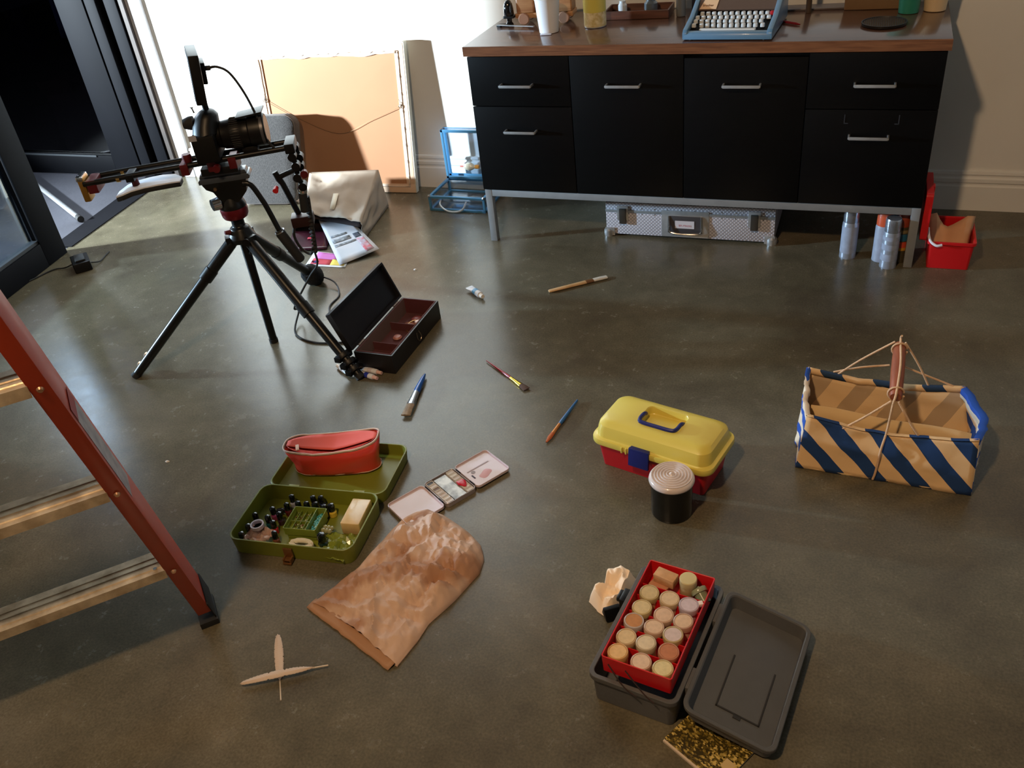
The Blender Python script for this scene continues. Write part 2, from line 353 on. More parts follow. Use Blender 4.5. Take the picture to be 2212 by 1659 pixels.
# worn marks of an older, wider pull on the low right drawer
b = MB()
for sx, x in ((1, -0.062), (-1, 0.098)):
    b.bx(x-0.0015, x+0.0015, cy0+0.003, cy0+0.0042, 0.494, 0.524); b.bx(min(x, x+sx*0.012), max(x, x+sx*0.012), cy0+0.003, cy0+0.0042, 0.494, 0.497)
b.build('wear_mark', mat('worn_lacquer', (40, 42, 48), 0.5), dlow, world=True)
b = MB(); b.bx(cx0+0.012, cx1-0.008, cy0+0.01, cy0+0.035, 0.190, 0.2165); b.bx(cx0+0.012, cx1-0.008, cy1-0.03, cy1-0.005, 0.190, 0.2165)
b.bx(cx0+0.012, cx0+0.037, cy0+0.01, cy1-0.005, 0.190, 0.2165); b.bx(cx1-0.033, cx1-0.008, cy0+0.01, cy1-0.005, 0.190, 0.2165)
b.build('rail', M_gframe, t, world=True, bevel=0.0015)
for x in (cx0+0.012, cx1-0.035):
    for y in (cy0+0.009, cy1-0.032):
        MB().bx(x, x+0.027, y, y+0.027, 0.0, 0.2165).build('leg', M_gframe, t, world=True, bevel=0.0015)

# ------------------------------------------------------------------ typewriter
M_blue = mat('typewriter_blue', (88, 124, 152), 0.35, var=0.03, coat=0.2)
M_key = mat('key_white', (205, 208, 208), 0.4)
tw = thing('typewriter', 'light blue portable typewriter with white keys standing on the credenza top', 'typewriter', (-0.443, 2.952, 0.7515), R_(-3.0))
prof = [(0.0,0.004),(0.002,0.024),(0.010,0.030),(0.030,0.034)]
def yz(prof, x0, x1, b): b.loft([[(x, y, z) for y, z in prof] for x in (x0, x1)])
b = MB()
yz([(0.0,0.003),(0.001,0.018),(0.005,0.024),(0.020,0.027),(0.020,0.003)], -0.137, 0.137, b)            # front lip
yz([(0.020,0.003),(0.020,0.012),(0.190,0.044),(0.190,0.003)], -0.135, 0.135, b)              # floor below the keys
for s in (-1, 1):   # side cheeks
    x0, x1 = (-0.141, -0.126) if s < 0 else (0.125, 0.142)
    yz([(0.001,0.003),(0.001,0.022),(0.010,0.032),(0.10,0.052),(0.185,0.087),(0.215,0.092),(0.300,0.085),(0.305,0.003)], x0, x1, b)
yz([(0.185,0.003),(0.183,0.084),(0.192,0.091),(0.215,0.094),(0.235,0.090),(0.235,0.003)], -0.128, 0.128, b)
yz([(0.280,0.003),(0.280,0.088),(0.298,0.085),(0.304,0.003)], -0.128, 0.128, b)
b.build('case', M_blue, tw, bevel=0.0025)
b = MB(); yz([(0.021,0.010),(0.021,0.018),(0.165,0.052),(0.19,0.045)], -0.125, 0.123, b); b.build('key_bed', mat('key_bed_black', (5, 5, 6), 0.7, spec=0.15), tw)
b = MB(); yz([(0.150,0.060),(0.1825,0.0855),(0.1840,0.0850),(0.152,0.056)], -0.124, 0.126, b); b.build('name_strip', mat('brown_strip', (92, 72, 60), 0.4), tw)
nx = Vector((1,0,0)); sl = Vector((0, 0.0325, 0.0255)).normalized(); nn = nx.cross(sl)
Mt = Matrix((nx, sl, nn)).transposed().to_4x4()
b = MB(); b.loft([[Vector((x, 0.1515, 0.0612))+nn*d + Vector((0,0,0)), Vector((x2, 0.1515, 0.0612))+nn*d, Vector((x2+0.004, 0.181, 0.0843))+nn*d, Vector((x+0.012, 0.180, 0.0835))+nn*d] for d, x, x2 in ((0.0,-0.121,-0.066),(0.0012,-0.121,-0.066))])
lp = b.build('name_plate', mat('beige_plate', (226, 186, 146), 0.45), tw)
Mt.translation = Vector((-0.094, 0.1625, 0.0700)) + nn*0.0014
text('lettering', 'brother', 0.0115, mat('lettering_dark', (60, 30, 24), 0.6), lp, Mt)
def keymesh(w=0.0138, d=0.0135, h=0.011):
    return MB().loft([[(x*k, y*k2, z) for x, y in rr(w, d, 0.0035, 2)] for k, k2, z in ((1.0,1.0,0),(1.0,1.0,0.004),(0.9,0.9,h*0.9),(0.76,0.76,h))])
rows = [(-0.106, 12, 0.134), (-0.116, 13, 0.108), (-0.116, 12, 0.083), (-0.116, 12, 0.057)]
base = None
pitch = 0.01905
xs = []
for ri, (x0, n, y) in enumerate(rows):
    for i in range(n):
        x = x0 + i*pitch + (0.006 if (ri == 3 and i > 0) else 0)
        if ri == 3 and i == n-1: x += 0.003
        xs.append((x, y, 0.0195 + (y-0.021)*0.2361))
for x, y, z in xs:
    if base is None: base = keymesh().build('key', M_key, tw); base.location = (x, y, z)
    else:
        k = base.copy(); COL.objects.link(k); k.parent = tw; k.location = (x, y, z)
k = keymesh(0.0142, 0.0138, 0.012).build('key', mat('key_red', (176, 22, 30), 0.35), tw); k.location = (0.1185, 0.134, 0.046); k['label'] = 'red key'
MB().rbox(-0.092, 0.086, 0.0235, 0.039, 0.019, 0.0300, 0.003, 0.002).build('space_bar', M_key, tw)
b = MB(); b.cyl((-0.13, 0.258, 0.090), (0.13, 0.258, 0.090), 0.014, seg=20); b.build('platen', M_rub, tw)
for s in (-1, 1): MB().cyl((s*0.13, 0.258, 0.090), (s*0.160, 0.258, 0.090), 0.012, seg=16).build('platen_knob', M_black, tw)
for x in (-0.115, 0.118): MB().cyl((x, 0.012, 0), (x, 0.012, 0.005), 0.006).build('foot', M_rub, tw)
for x in (-0.115, 0.118): MB().cyl((x, 0.285, 0), (x, 0.285, 0.005), 0.006).build('foot', M_rub, tw)

# ------------------------------------------------------------------ things standing on the credenza
ZT = 0.7505
def cup(name, label, cat, x, y, r0, r1, h, mt, t=0.0015, rim=0.0, z=ZT):
    o = MB().lathe([(r0*0.9, 0), (r0, 0.001), (r1, h-rim), (r1+(0.002 if rim else 0), h-rim), (r1+(0.002 if rim else 0), h), (r1-t, h), (r0-t, 0.003)], 32).build(name, mt)
    o.location = (x, y, z); return tag(o, label, cat)
cup('paper_cup', 'white paper cup standing near the left end of the wooden top', 'cup', -1.090, 3.118, 0.034, 0.044, 0.116, mat('cup_white', (216, 216, 218), 0.7), rim=0.004)
b = MB().lathe([(0.036,0),(0.039,0.001),(0.039,0.11),(0.0375,0.112),(0.0375,0.104),(0.0365,0.100),(0.0001,0.100)], 36)
t = thing('paint_tin', 'round tin with yellow upper band and peeling cream label on the credenza', 'tin', (-0.938, 3.185, ZT))
b.build('body', M_steel, t)
MB().lathe([(0.0393,0.004),(0.0398,0.004),(0.0398,0.052),(0.0393,0.052)], 36).build('paper_label', mat('peeling_label', (226, 214, 176), 0.7, c2=(190, 170, 110), vs=60), t)
MB().lathe([(0.0393,0.052),(0.0402,0.052),(0.0402,0.109),(0.0393,0.109)], 36).build('yellow_band', mat('tin_yellow', (206, 192, 88), 0.4), t)
t = thing('card_slip', 'small white translucent slip lying in front of the paper cup', 'slip', (-1.090, 3.075, ZT))
MB().box((0.002, 0.0, 0.003), (0.040, 0.012, 0.005), Matrix.Rotation(0.12, 3, 'Z')).build('slip', mat('slip_white', (215, 218, 230), 0.3), t, bevel=0.002)
# wooden toy truck behind the cup
M_toy = mat('toy_wood', (176, 128, 84), 0.45, c2=(150, 100, 62), vs=10, aniso=(1, 8, 8))
t = thing('toy_truck', 'wooden toy truck with round wooden wheels, behind the paper cup', 'toy', (-1.155, 3.27, ZT), R_(4))
MB().rbox(-0.105, 0.115, -0.035, 0.035, 0.022, 0.040, 0.004, 0.003).build('chassis', M_toy, t)
MB().rbox(-0.100, -0.030, -0.033, 0.033, 0.040, 0.10, 0.008, 0.004).build('cab', M_toy, t)
MB().rbox(-0.020, 0.112, -0.034, 0.034, 0.040, 0.085, 0.006, 0.004).build('load_bed', M_toy, t)
for x in (-0.07, 0.082):
    for s in (-1, 1):
        o = MB().lathe([(0.004,-0.006),(0.018,-0.006),(0.021,-0.003),(0.021,0.003),(0.018,0.006),(0.012,0.006),(0.010,0.004),(0.006,0.004),(0.004,0.008),(0.0001,0.008)], 24, Matrix.Translation((x, s*0.040, 0.0212)) @ Matrix.Rotation(PI/2*s*1, 4, 'X')).build('wheel', mat('wheel_wood', (150, 108, 84), 0.4), t)
t = thing('black_figurine', 'glossy black boot-shaped figurine beside the toy truck', 'figurine', (-1.283, 3.232, ZT))
MB().lathe([(0.014,0),(0.016,0.002),(0.014,0.006),(0.010,0.012),(0.010,0.030),(0.018,0.034),(0.020,0.040),(0.019,0.060),(0.016,0.075),(0.010,0.085),(0.001,0.09)], 20).build('body', mat('gloss_black', (10, 10, 12), 0.1, coat=0.6), t)
MB().rbox(-0.020, 0.024, -0.018, 0.018, 0.026, 0.034, 0.008, 0.002).build('sole', M_black, t)
t = thing('steel_ruler', 'thin steel ruler lying at the left end of the credenza top', 'ruler', (-1.24, 3.19, ZT), R_(-12))
MB().bx(-0.085, 0.075, -0.006, 0.006, 0.006, 0.0075).build('blade', M_steel, t)
MB().bx(-0.085, -0.07, -0.007, 0.007, 0.0, 0.0062).build('stop', M_black, t)
o = MB().loft([[( -1.30+0.03*math.cos(a)*k, 3.225+0.012*math.sin(a)*k, ZT+z) for a in [i*PI/8 for i in range(16)]] for k, z in ((1,0),(1.05,0.004),(0.9,0.006))]).build('dark_lens_cap', M_black); tag(o, 'flat dark oval cap under the steel ruler', 'cap')
# wooden tray holding glassy odds and ends
M_twood = mat('tray_wood', (96, 54, 36), 0.45, c2=(74, 40, 26), vs=10, aniso=(1, 12, 12))
t = thing('wooden_tray', 'shallow reddish wooden tray on the credenza behind the tin', 'tray', (-0.80, 3.325, ZT), R_(2))
MB().tray(-0.13, 0.105, -0.055, 0.07, 0, 0.028, 0.006, 0.003).build('tray', M_twood, t, bevel=0.0015)
trinkets = [(-0.868, 3.305, 0.016, 0.05, 'clear glass vial standing in the wooden tray, closest to the tin', (190, 196, 200)), (-0.765, 3.31, 0.024, 0.055, 'grey squat jar standing in the right half of the wooden tray', (84, 92, 98))]
for x, y, r, h, lb, c in trinkets:
    o = MB().lathe([(r*0.8,0),(r,0.004),(r,h*0.7),(r*0.7,h*0.85),(r*0.7,h),(0.001,h)], 24).build('glass_vial', mat('vial_%d' % c[0], c, 0.1, coat=0.5)); o.location = (x, y, ZT+0.007); tag(o, lb, 'vial')
for i, (x, y) in enumerate(((-0.822, 3.30), (-0.812, 3.31), (-0.838, 3.295))):
    o = MB().lathe([(0.001,-0.006),(0.005,-0.004),(0.007,0),(0.005,0.004),(0.001,0.006)], 12).build('chrome_bead', M_chrome); o.location = (x, y, ZT+0.0135)
    tag(o, ('shiny bead in the wooden tray, middle one of three', 'shiny bead in the wooden tray, closest to the grey jar', 'shiny bead in the wooden tray, closest to the clear vial')[i], 'bead', 'beads in the wooden tray')
t = thing('grey_bottle', 'slim grey-green bottle standing between the wooden tray and typewriter', 'bottle', (-0.655, 3.30, ZT))
MB().lathe([(0.015,0),(0.017,0.002),(0.017,0.12),(0.010,0.135),(0.008,0.15),(0.001,0.15)], 24).build('body', mat('bottle_grey', (96, 94, 86), 0.5), t)
o = MB().rbox(-0.045, 0.045, -0.03, 0.03, 0, 0.11, 0.006, 0.004).build('dark_case', mat('dark_leather', (22, 22, 30), 0.5)); o.location = (-0.578, 3.355, ZT); tag(o, 'dark upright case behind the left end of the typewriter', 'case')
t = thing('red_pen', 'dark red pen lying beside the right of the typewriter', 'pen', (-0.270, 3.150, ZT), R_(-35))
MB().rod([((-0.05,0,0.0045),0.0045),((0.03,0,0.0045),0.0045),((0.045,0,0.0035),0.002)], 12).build('barrel', mat('pen_red', (120, 14, 14), 0.4), t)
t = thing('slate_slab', 'grey flat slab lying behind the typewriter on the credenza', 'slab', (-0.20, 3.365, ZT), R_(3))
MB().rbox(-0.12, 0.10, -0.035, 0.03, 0, 0.006, 0.004, 0.001).build('slab', mat('grey_slab', (96, 88, 88), 0.35), t)
o = MB().lathe([(0.010,0),(0.0105,0.002),(0.0095,0.010),(0.0095,0.12),(0.001,0.121)], 20).build('slim_post', mat('post_brown', (70, 54, 40), 0.5)); o.location = (-0.222, 3.296, ZT); tag(o, 'slim brown post standing behind the typewriter on its right', 'post')
o = MB().rbox(-0.105, 0.095, -0.03, 0.03, 0, 0.09, 0.004, 0.002).build('kraft_box', mat('kraft_board', (124, 96, 66), 0.7, var=0.05)); o.location = (-0.005, 3.348, ZT); tag(o, 'flat brown cardboard box standing behind the black mesh disc', 'box')
# black mesh disc
t = thing('mesh_disc', 'black round wire-mesh disc lying on the right half of the credenza', 'disc', (0.020, 3.115, ZT))
MB().lathe([(0.060,0),(0.066,0.002),(0.068,0.010),(0.064,0.010),(0.062,0.004),(0.001,0.004)], 40).build('rim', mat('disc_black', (22, 20, 20), 0.5), t)
b = MB()
for i in range(-9, 10):
    y = i*0.0065; hw = math.sqrt(max(0, 0.062**2-y*y))
    if hw > 0.01: b.cyl((-hw, y, 0.0075), (hw, y, 0.0075), 0.0009, seg=6); b.cyl((y, -hw, 0.0085), (y, hw, 0.0085), 0.0009, seg=6)
b.build('wire_mesh', mat('mesh_grey', (58, 54, 52), 0.4, 0.5), t)
cup('teal_cup', 'teal plastic tumbler near the right end of the credenza top', 'cup', 0.090, 3.268, 0.031, 0.037, 0.13, mat('teal', (42, 128, 108), 0.45))
cup('cream_pot', 'cream plant pot at the right end of the credenza top', 'pot', 0.168, 3.290, 0.033, 0.043, 0.125, mat('pot_cream', (214, 188, 150), 0.6), 0.004)

# ------------------------------------------------------------------ back of a stretched picture leaning on the wall
pic = thing('picture_canvas', 'large stretched picture leaning on the wall with its brown back showing', 'picture', (-2.235, 3.37, 0))
BL, BR, TR, TL = Vector((-2.60,3.335,0.002)), Vector((-1.878,3.375,0.002)), Vector((-1.838,3.410,0.652)), Vector((-2.575,3.375,0.640))
ex = (BR-BL).normalized(); ez = (TL-BL).normalized(); en = ex.cross(ez).normalized()
if en.y > 0: en = -en
def PQ(u, v, d=0.0):   # u,v in 0..1, d towards the room
    return (BL*(1-u)*(1-v) + BR*u*(1-v) + TR*u*v + TL*(1-u)*v) + en*d
def bars(b, u0, u1, v0, v1, d0, d1):
    b.loft([[PQ(u0,v0,d), PQ(u1,v0,d), PQ(u1,v1,d), PQ(u0,v1,d)] for d in (d0, d1)])
b = MB(); bars(b, 0, 1, 0, 0.062, -0.012, 0.012); bars(b, 0, 1, 0.938, 1, -0.012, 0.012); bars(b, 0, 0.055, 0.062, 0.938, -0.012, 0.012); bars(b, 0.945, 1, 0.062, 0.938, -0.012, 0.012)
b.build('stretcher', mat('stretcher_pine', (226, 198, 172), 0.7, c2=(214, 184, 156), vs=6), pic, world=True, bevel=0.001)
b = MB(); bars(b, 0.03, 0.97, 0.035, 0.965, 0.004, 0.008); b.build('backing_board', mat('hardboard', (166, 118, 82), 0.75, var=0.04, vs=3), pic, world=True)
b = MB(); bars(b, -0.006, 1.006, -0.002, 1.006, -0.016, -0.012); bars(b, 1.0, 1.007, 0, 1.005, -0.016, 0.011); bars(b, -0.007, 0, 0, 1.005, -0.016, 0.011); bars(b, 0, 1, 1.0, 1.008, -0.016, 0.011)
b.build('canvas', mat('primed_canvas', (212, 206, 190), 0.85), pic, world=True)
# torn canvas fold strip around the opening
b = MB()
def ragged(u0, v0, u1, v1, w, n=26):
    P = [[], []]
    for i in range(n+1):
        f = i/n; u, v = u0+(u1-u0)*f, v0+(v1-v0)*f
        ww = w*(0.5+0.9*abs(noise.noise(Vector((u*9, v*9, 3)))))
        nx_, ny_ = (0, -1) if abs(v1-v0) < abs(u1-u0) else (-1 if u0 > 0.5 else 1, 0)
        if v0 < 0.5 and abs(v1-v0) < abs(u1-u0): ny_ = 1
        P[0].append(PQ(u, v, 0.0125)); P[1].append(PQ(u+nx_*ww, v+ny_*ww, 0.0135))
    b.grid(P)
ragged(0.03, 0.955, 0.97, 0.955, 0.03); ragged(0.972, 0.95, 0.972, 0.05, 0.018); ragged(0.028, 0.05, 0.028, 0.95, 0.018); ragged(0.03, 0.04, 0.97, 0.04, 0.02)
b.build('canvas_fold', mat('canvas_fold', (222, 200, 180), 0.9), pic, world=True, solid=0.0006)
b = MB()
random.seed(3)
for i in range(12):
    u = 0.06+0.8*i/11+random.uniform(-.02,.02)
    b.cyl(PQ(u, 0.952+random.uniform(-.006,.006), 0.0145), PQ(u+0.016, 0.955, 0.0145), 0.0008, seg=5)
for i in range(8):
    v = 0.1+0.8*i/7; b.cyl(PQ(0.968, v, 0.0145), PQ(0.965, v+0.02, 0.0145), 0.0008, seg=5)
b.build('staple', mat('staple_dark', (70, 54, 44), 0.5, 0.5), pic, world=True)
w1, w2 = PQ(0.035, 0.66, 0.016), PQ(0.955, 0.60, 0.016)
MB().tube([w1, PQ(0.25, 0.53, 0.014), PQ(0.52, 0.42, 0.014), PQ(0.75, 0.51, 0.014), w2], 0.0009, 6).build('hanging_wire', mat('wire_brass', (120, 90, 62), 0.4, 0.8), pic, world=True)
for c_ in (w1, w2):
    b = MB(); b.tube([c_ + ex*0.008*math.cos(a) + ez*0.008*math.sin(a) for a in [k*PI/6 for k in range(13)]], 0.0012, 6, 2)
    b.tube([c_, c_+ez*0.012+ex*0.004, c_+ez*0.02, c_+ez*0.03-ex*0.005], 0.001, 5, 3); b.build('hook_ring', M_darkmetal, pic, world=True)

# ------------------------------------------------------------------ grey upholstered cushion leaning in front of the picture
cu = thing('seat_cushion', 'grey upholstered seat cushion propped upright against the picture', 'cushion', (-2.57, 3.24, 0))
o0, oX = Vector((-2.69,3.155,0.003)), Vector((-2.392,3.195,0.003))
exx = (oX-o0); ezz = Vector((0.035, 0.085, 0.385)); enn = exx.cross(ezz).normalized()
if enn.y > 0: enn = -enn
def cl(ins, d):
    W, H = exx.length, ezz.length; c = o0 + exx*0.5 + ezz*0.5
    pts = rr(W-2*ins, H-2*ins, 0.055, 6); return [c + exx.normalized()*x + ezz.normalized()*y + enn*d for x, y in pts]
b = MB().loft([cl(0.012, -0.035), cl(0.002, -0.030), cl(0, -0.02), cl(0, 0.02), cl(0.003, 0.030), cl(0.014, 0.036), cl(0.05, 0.039)])
M_gfab = mat('grey_tweed', (62, 59, 58), 0.95, c2=(44, 42, 41), vs=160, bump=0.4, bs=300, sheen=0.2)
b.build('upholstery', M_gfab, cu, world=True)
for d in (0.026, -0.026):
    ring = cl(0.001, d); ring.append(ring[0])
    MB().rod([(p, 0.0022) for p in ring], 6).build('piping', mat('piping_grey', (96, 88, 84), 0.8), cu, world=True)

# ------------------------------------------------------------------ paper bag lying on its side
M_bag = mat('pale_kraft_paper', (164, 150, 134), 0.8, var=0.04, vs=6, bump=0.5, bs=14)
M_bagshade = mat('bag_mouth_shade', (34, 20, 19), 0.9)  # near-black colour puts the shade of the open mouth inside the bag
bag = thing('paper_bag', 'pale open paper bag lying on its side in front of the picture', 'bag', (-2.09, 3.04, 0))
def lerp3(a, b_, t_): return Vector(a)*(1-t_) + Vector(b_)*t_
TBL, TBR = Vector((-2.305,3.20,0.150)), Vector((-1.958,3.215,0.168)); TFL, TFR = Vector((-2.190,2.93,0.085)), Vector((-1.902,2.905,0.066))
BBL, BBR = Vector((-2.31,3.20,0.003)), Vector((-1.938,3.21,0.003)); BFL, BFR = Vector((-2.245,2.90,0.003)), Vector((-1.883,2.875,0.003))
def patch(a, b_, c, d, nu, nv, amp, seed, nrm):
    P = []
    for i in range(nu+1):
        row = []
        for j in range(nv+1):
            u, v = i/nu, j/nv
            p = a*(1-u)*(1-v)+b_*u*(1-v)+c*u*v+d*(1-u)*v
            e = min(1, 5*min(v if False else 1, u+0.15, 1-u+0.15))
            q = noise.noise(Vector((u*4+seed, v*4, seed)))*amp + noise.noise(Vector((u*11+seed, v*10, 2)))*amp*0.35
            q += -abs(noise.noise(Vector((u*3, v*3+seed, 7))))*amp*0.8
            edge = min(u, 1-u, v)*6
            row.append(p + Vector(nrm)*q*min(1, edge))
        P.append(row)
    return P
b = MB(); b.grid(patch(TBL, TBR, TFR, TFL, 24, 24, 0.016, 1.3, (0,-0.2,1))); b.grid(patch(TBR, BBR, BFR, TFR, 10, 20, 0.010, 4.2, (1,0,0)))
b.grid(patch(BBL, TBL, TFL, BFL, 10, 20, 0.010, 6.2, (-1,0,0))); b.grid(patch(TBL, BBL, BBR, TBR, 4, 10, 0.004, 8.2, (0,1,0))); b.grid(patch(BBL, BBR, BFR, BFL, 4, 4, 0.0, 8.2, (0,0,1)))
bmesh.ops.remove_doubles(b.bm, verts=b.bm.verts, dist=0.0005)
b.build('bag', M_bag, bag, world=True, solid=0.0012, ang=60)
b = MB(); b.grid([[p + Vector((0,0.004,-0.030)) for p in r_] for r_ in patch(TBL+Vector((0.006,-0.006,0)), TBR+Vector((-0.006,-0.006,0)), TFR+Vector((-0.006,0.006,0)), TFL+Vector((0.006,0.006,0)), 10, 10, 0.0, 1.3, (0,0,1))])
b.grid(patch(BBL+Vector((0.006,-0.006,0.003)), BBR+Vector((-0.006,-0.006,0.003)), BFR+Vector((-0.008,0.006,0.001)), BFL+Vector((0.008,0.006,0.001)), 4, 4, 0, 0, (0,0,1)))
b.grid(patch(BBL+Vector((0.006,-0.006,0.003)), BBR+Vector((-0.006,-0.006,0.003)), TBR+Vector((-0.006,-0.006,-0.01)), TBL+Vector((0.006,-0.006,-0.01)), 4, 4, 0, 0, (0,0,1)))
b.build('lining', M_bagshade, bag, world=True, solid=0.0008)  # no real lining: added inner sheets that darken the mouth
q0 = TBL*0.15*0.5+TBR*0.0; c0 = (TFL*0.52+TFR*0.48)
pt = lambda u, v: (TBL*(1-u)*(1-v)+TBR*u*(1-v)+TFR*u*v+TFL*(1-u)*v) + Vector((0,-0.001,0.003))
b = MB(); b.grid([[pt(0.44,0.52), pt(0.44,0.85)], [pt(0.52,0.51), pt(0.52,0.86)]]); b.build('tape', mat('tape_pale', (232, 226, 206), 0.6), bag, world=True, solid=0.001)

# ------------------------------------------------------------------ papers spilled from the bag
def sheet(name, label, cat, pts, mt, z=0.003, curl=0.0, th=0.0008, marks=(), n=8):
    A, B_, C_, D_ = [Vector((p[0], p[1], p[2] if len(p) > 2 else z)) for p in pts]; cen = (A+B_+C_+D_)/4; cen.z = 0
    t_ = thing(name, label, cat, cen)
    def P(u, v, dz=0): 
        p = A*(1-u)*(1-v)+B_*u*(1-v)+C_*u*v+D_*(1-u)*v
        return p + Vector((0,0, dz + curl*(0.5+0.5*math.sin(u*5+v*3)) * (abs(u-0.5)+abs(v-0.5))))
    MB().grid([[P(i/n, j/n) for j in range(n+1)] for i in range(n+1)]).build('page', mt, t_, world=True, solid=th)
    for mk in marks:
        nm, u0, v0, u1, v1, mm = mk[:6]
        MB().grid([[P(u0+(u1-u0)*i/4, v0+(v1-v0)*j/4, th+0.0006) for j in range(5)] for i in range(5)]).build(nm, mm, t_, world=True, solid=0.0003)
    return t_
M_news = mat('newsprint', (205, 206, 212), 0.75)
M_ink = mat('ink_grey', (96, 100, 104), 0.8, c2=(170, 172, 176), vs=70)
mk = [('headline_block', 0.50, 0.10, 0.58, 0.62, M_ink), ('text_block', 0.62, 0.10, 0.66, 0.70, M_ink), ('text_block', 0.42, 0.12, 0.46, 0.60, M_ink), ('photo_block', 0.62, 0.72, 0.95, 0.92, mat('photo_red', (196, 50, 60), 0.6, c2=(180, 180, 190), vs=30)), ('photo_block', 0.5, 0.72, 0.6, 0.9, mat('photo_dark', (60, 66, 80), 0.6))]
sheet('newspaper_page', 'folded newspaper sheet with red photo, spilling out of the pale paper bag', 'newspaper', [(-2.150,2.965,0.03),(-1.868,2.640,0.004),(-1.757,2.775,0.010),(-2.055,3.030,0.045)], M_news, curl=0.008, marks=mk)
sheet('flyer', 'pink, red and yellow flyer on the floor under the newspaper sheet', 'flyer', [(-2.015,2.620),(-1.838,2.630),(-1.870,2.735),(-2.045,2.745)], M_paper, z=0.0015,
      marks=[('pink_block', 0.12, 0.5, 0.75, 0.95, mat('flyer_pink', (206, 110, 190), 0.6)), ('red_block', 0.1, 0.12, 0.6, 0.5, mat('flyer_red', (204, 54, 74), 0.6)), ('yellow_block', 0.6, 0.12, 0.95, 0.55, mat('flyer_yellow', (232, 205, 84), 0.6)), ('blue_arrow', 0.1, 0.2, 0.28, 0.36, mat('flyer_blue', (70, 60, 160), 0.6))])
sheet('magazine', 'dark maroon glossy magazine lying at the mouth of the pale paper bag', 'magazine', [(-2.16,2.72),(-2.00,2.765),(-2.07,2.93),(-2.24,2.89)], mat('maroon_gloss', (66, 26, 38), 0.2, var=0.4, vs=12), z=0.006, th=0.006,
      marks=[('red_block', 0.45, 0.5, 0.55, 0.6, mat('flyer_red', (204, 54, 74), 0.6))])

# ------------------------------------------------------------------ clear case with blue edging
M_bl = mat('blue_anodised_edge', (86, 150, 196), 0.3, 0.35)
bc = thing('clear_case', 'open clear-walled case with shiny blue edging beside the credenza', 'case', (-1.59, 3.29, 0))
ax, bx_, ay, by, hz = -1.725, -1.462, 3.19, 3.405, 0.062
b = MB(); f = 0.007
for z in (0.005, hz):
    b.bx(ax, bx_, ay, ay+0.012, z-0.005, z+0.005); b.bx(ax, bx_, by-0.012, by, z-0.005, z+0.005); b.bx(ax, ax+0.012, ay, by, z-0.005, z+0.005); b.bx(bx_-0.012, bx_, ay, by, z-0.005, z+0.005)
for x in (ax, bx_-0.01):
    for y in (ay, by-0.01): b.bx(x, x+0.01, y, y+0.01, 0.005, hz)
b.build('base_edging', M_bl, bc, world=True, bevel=0.0015)
MB().bx(ax+0.003, bx_-0.003, ay+0.003, by-0.003, 0.004, 0.007).bx(ax+0.004, bx_-0.004, ay+0.002, ay+0.004, 0.01, hz-0.005).bx(ax+0.004, bx_-0.004, by-0.004, by-0.002, 0.01, hz-0.005).bx(ax+0.002, ax+0.004, ay+0.004, by-0.004, 0.01, hz-0.005).bx(bx_-0.004, bx_-0.002, ay+0.004, by-0.004, 0.01, hz-0.005).build('base_wall', M_clear, bc, world=True, smooth=False)
b = MB(); L0, L1, ly, z0, z1 = -1.712, -1.470, 3.405, 0.075, 0.295
for y in (ly-0.030, ly):
    b.bx(L0, L1, y-0.004, y+0.004, z0, z0+0.012); b.bx(L0, L1, y-0.004, y+0.004, z1-0.012, z1); b.bx(L0, L0+0.012, y-0.004, y+0.004, z0, z1); b.bx(L1-0.012, L1, y-0.004, y+0.004, z0, z1)
ld = b.build('lid_edging', M_bl, bc, world=True, bevel=0.0015)
MB().bx(L0+0.002, L1-0.002, ly-0.001, ly+0.001, z0, z1).bx(L0+0.001, L0+0.003, ly-0.03, ly, z0, z1).bx(L1-0.003, L1-0.001, ly-0.03, ly, z0, z1).bx(L0, L1, ly-0.03, ly, z1-0.003, z1-0.001).build('lid_wall', M_clear, bc, world=True, smooth=False)
b = MB()
for x in (-1.535, -1.510): b.tube([(x, ly-0.028, z1), (x, ly-0.032, z1+0.016), (x+0.012, ly-0.032, z1+0.022), (x+0.022, ly-0.03, z1+0.010), (x+0.024, ly-0.028, z1)], 0.0016, 6)
b.bx(-1.54, -1.49, ly-0.034, ly-0.028, z1-0.008, z1+0.002); b.build('latch', M_chrome, bc, world=True)
MB().tube([(-1.665, ay-0.001, 0.05), (-1.66, ay-0.022, 0.038), (-1.63, ay-0.036, 0.022), (-1.59, ay-0.038, 0.018), (-1.555, ay-0.030, 0.026), (-1.545, ay-0.001, 0.05)], 0.004, 8).build('handle', mat('clear_handle', (190, 200, 208), 0.12, 0.3), bc, world=True)
for x in (ax+0.005, bx_-0.005):
    for y in (ay+0.005, by-0.005): MB().lathe([(0.001,0.006),(0.006,0.005),(0.008,0),(0.006,-0.003),(0.001,-0.004)], 12, Matrix.Translation((x, y, hz+0.003))).build('corner_cap', M_chrome, bc, world=True)
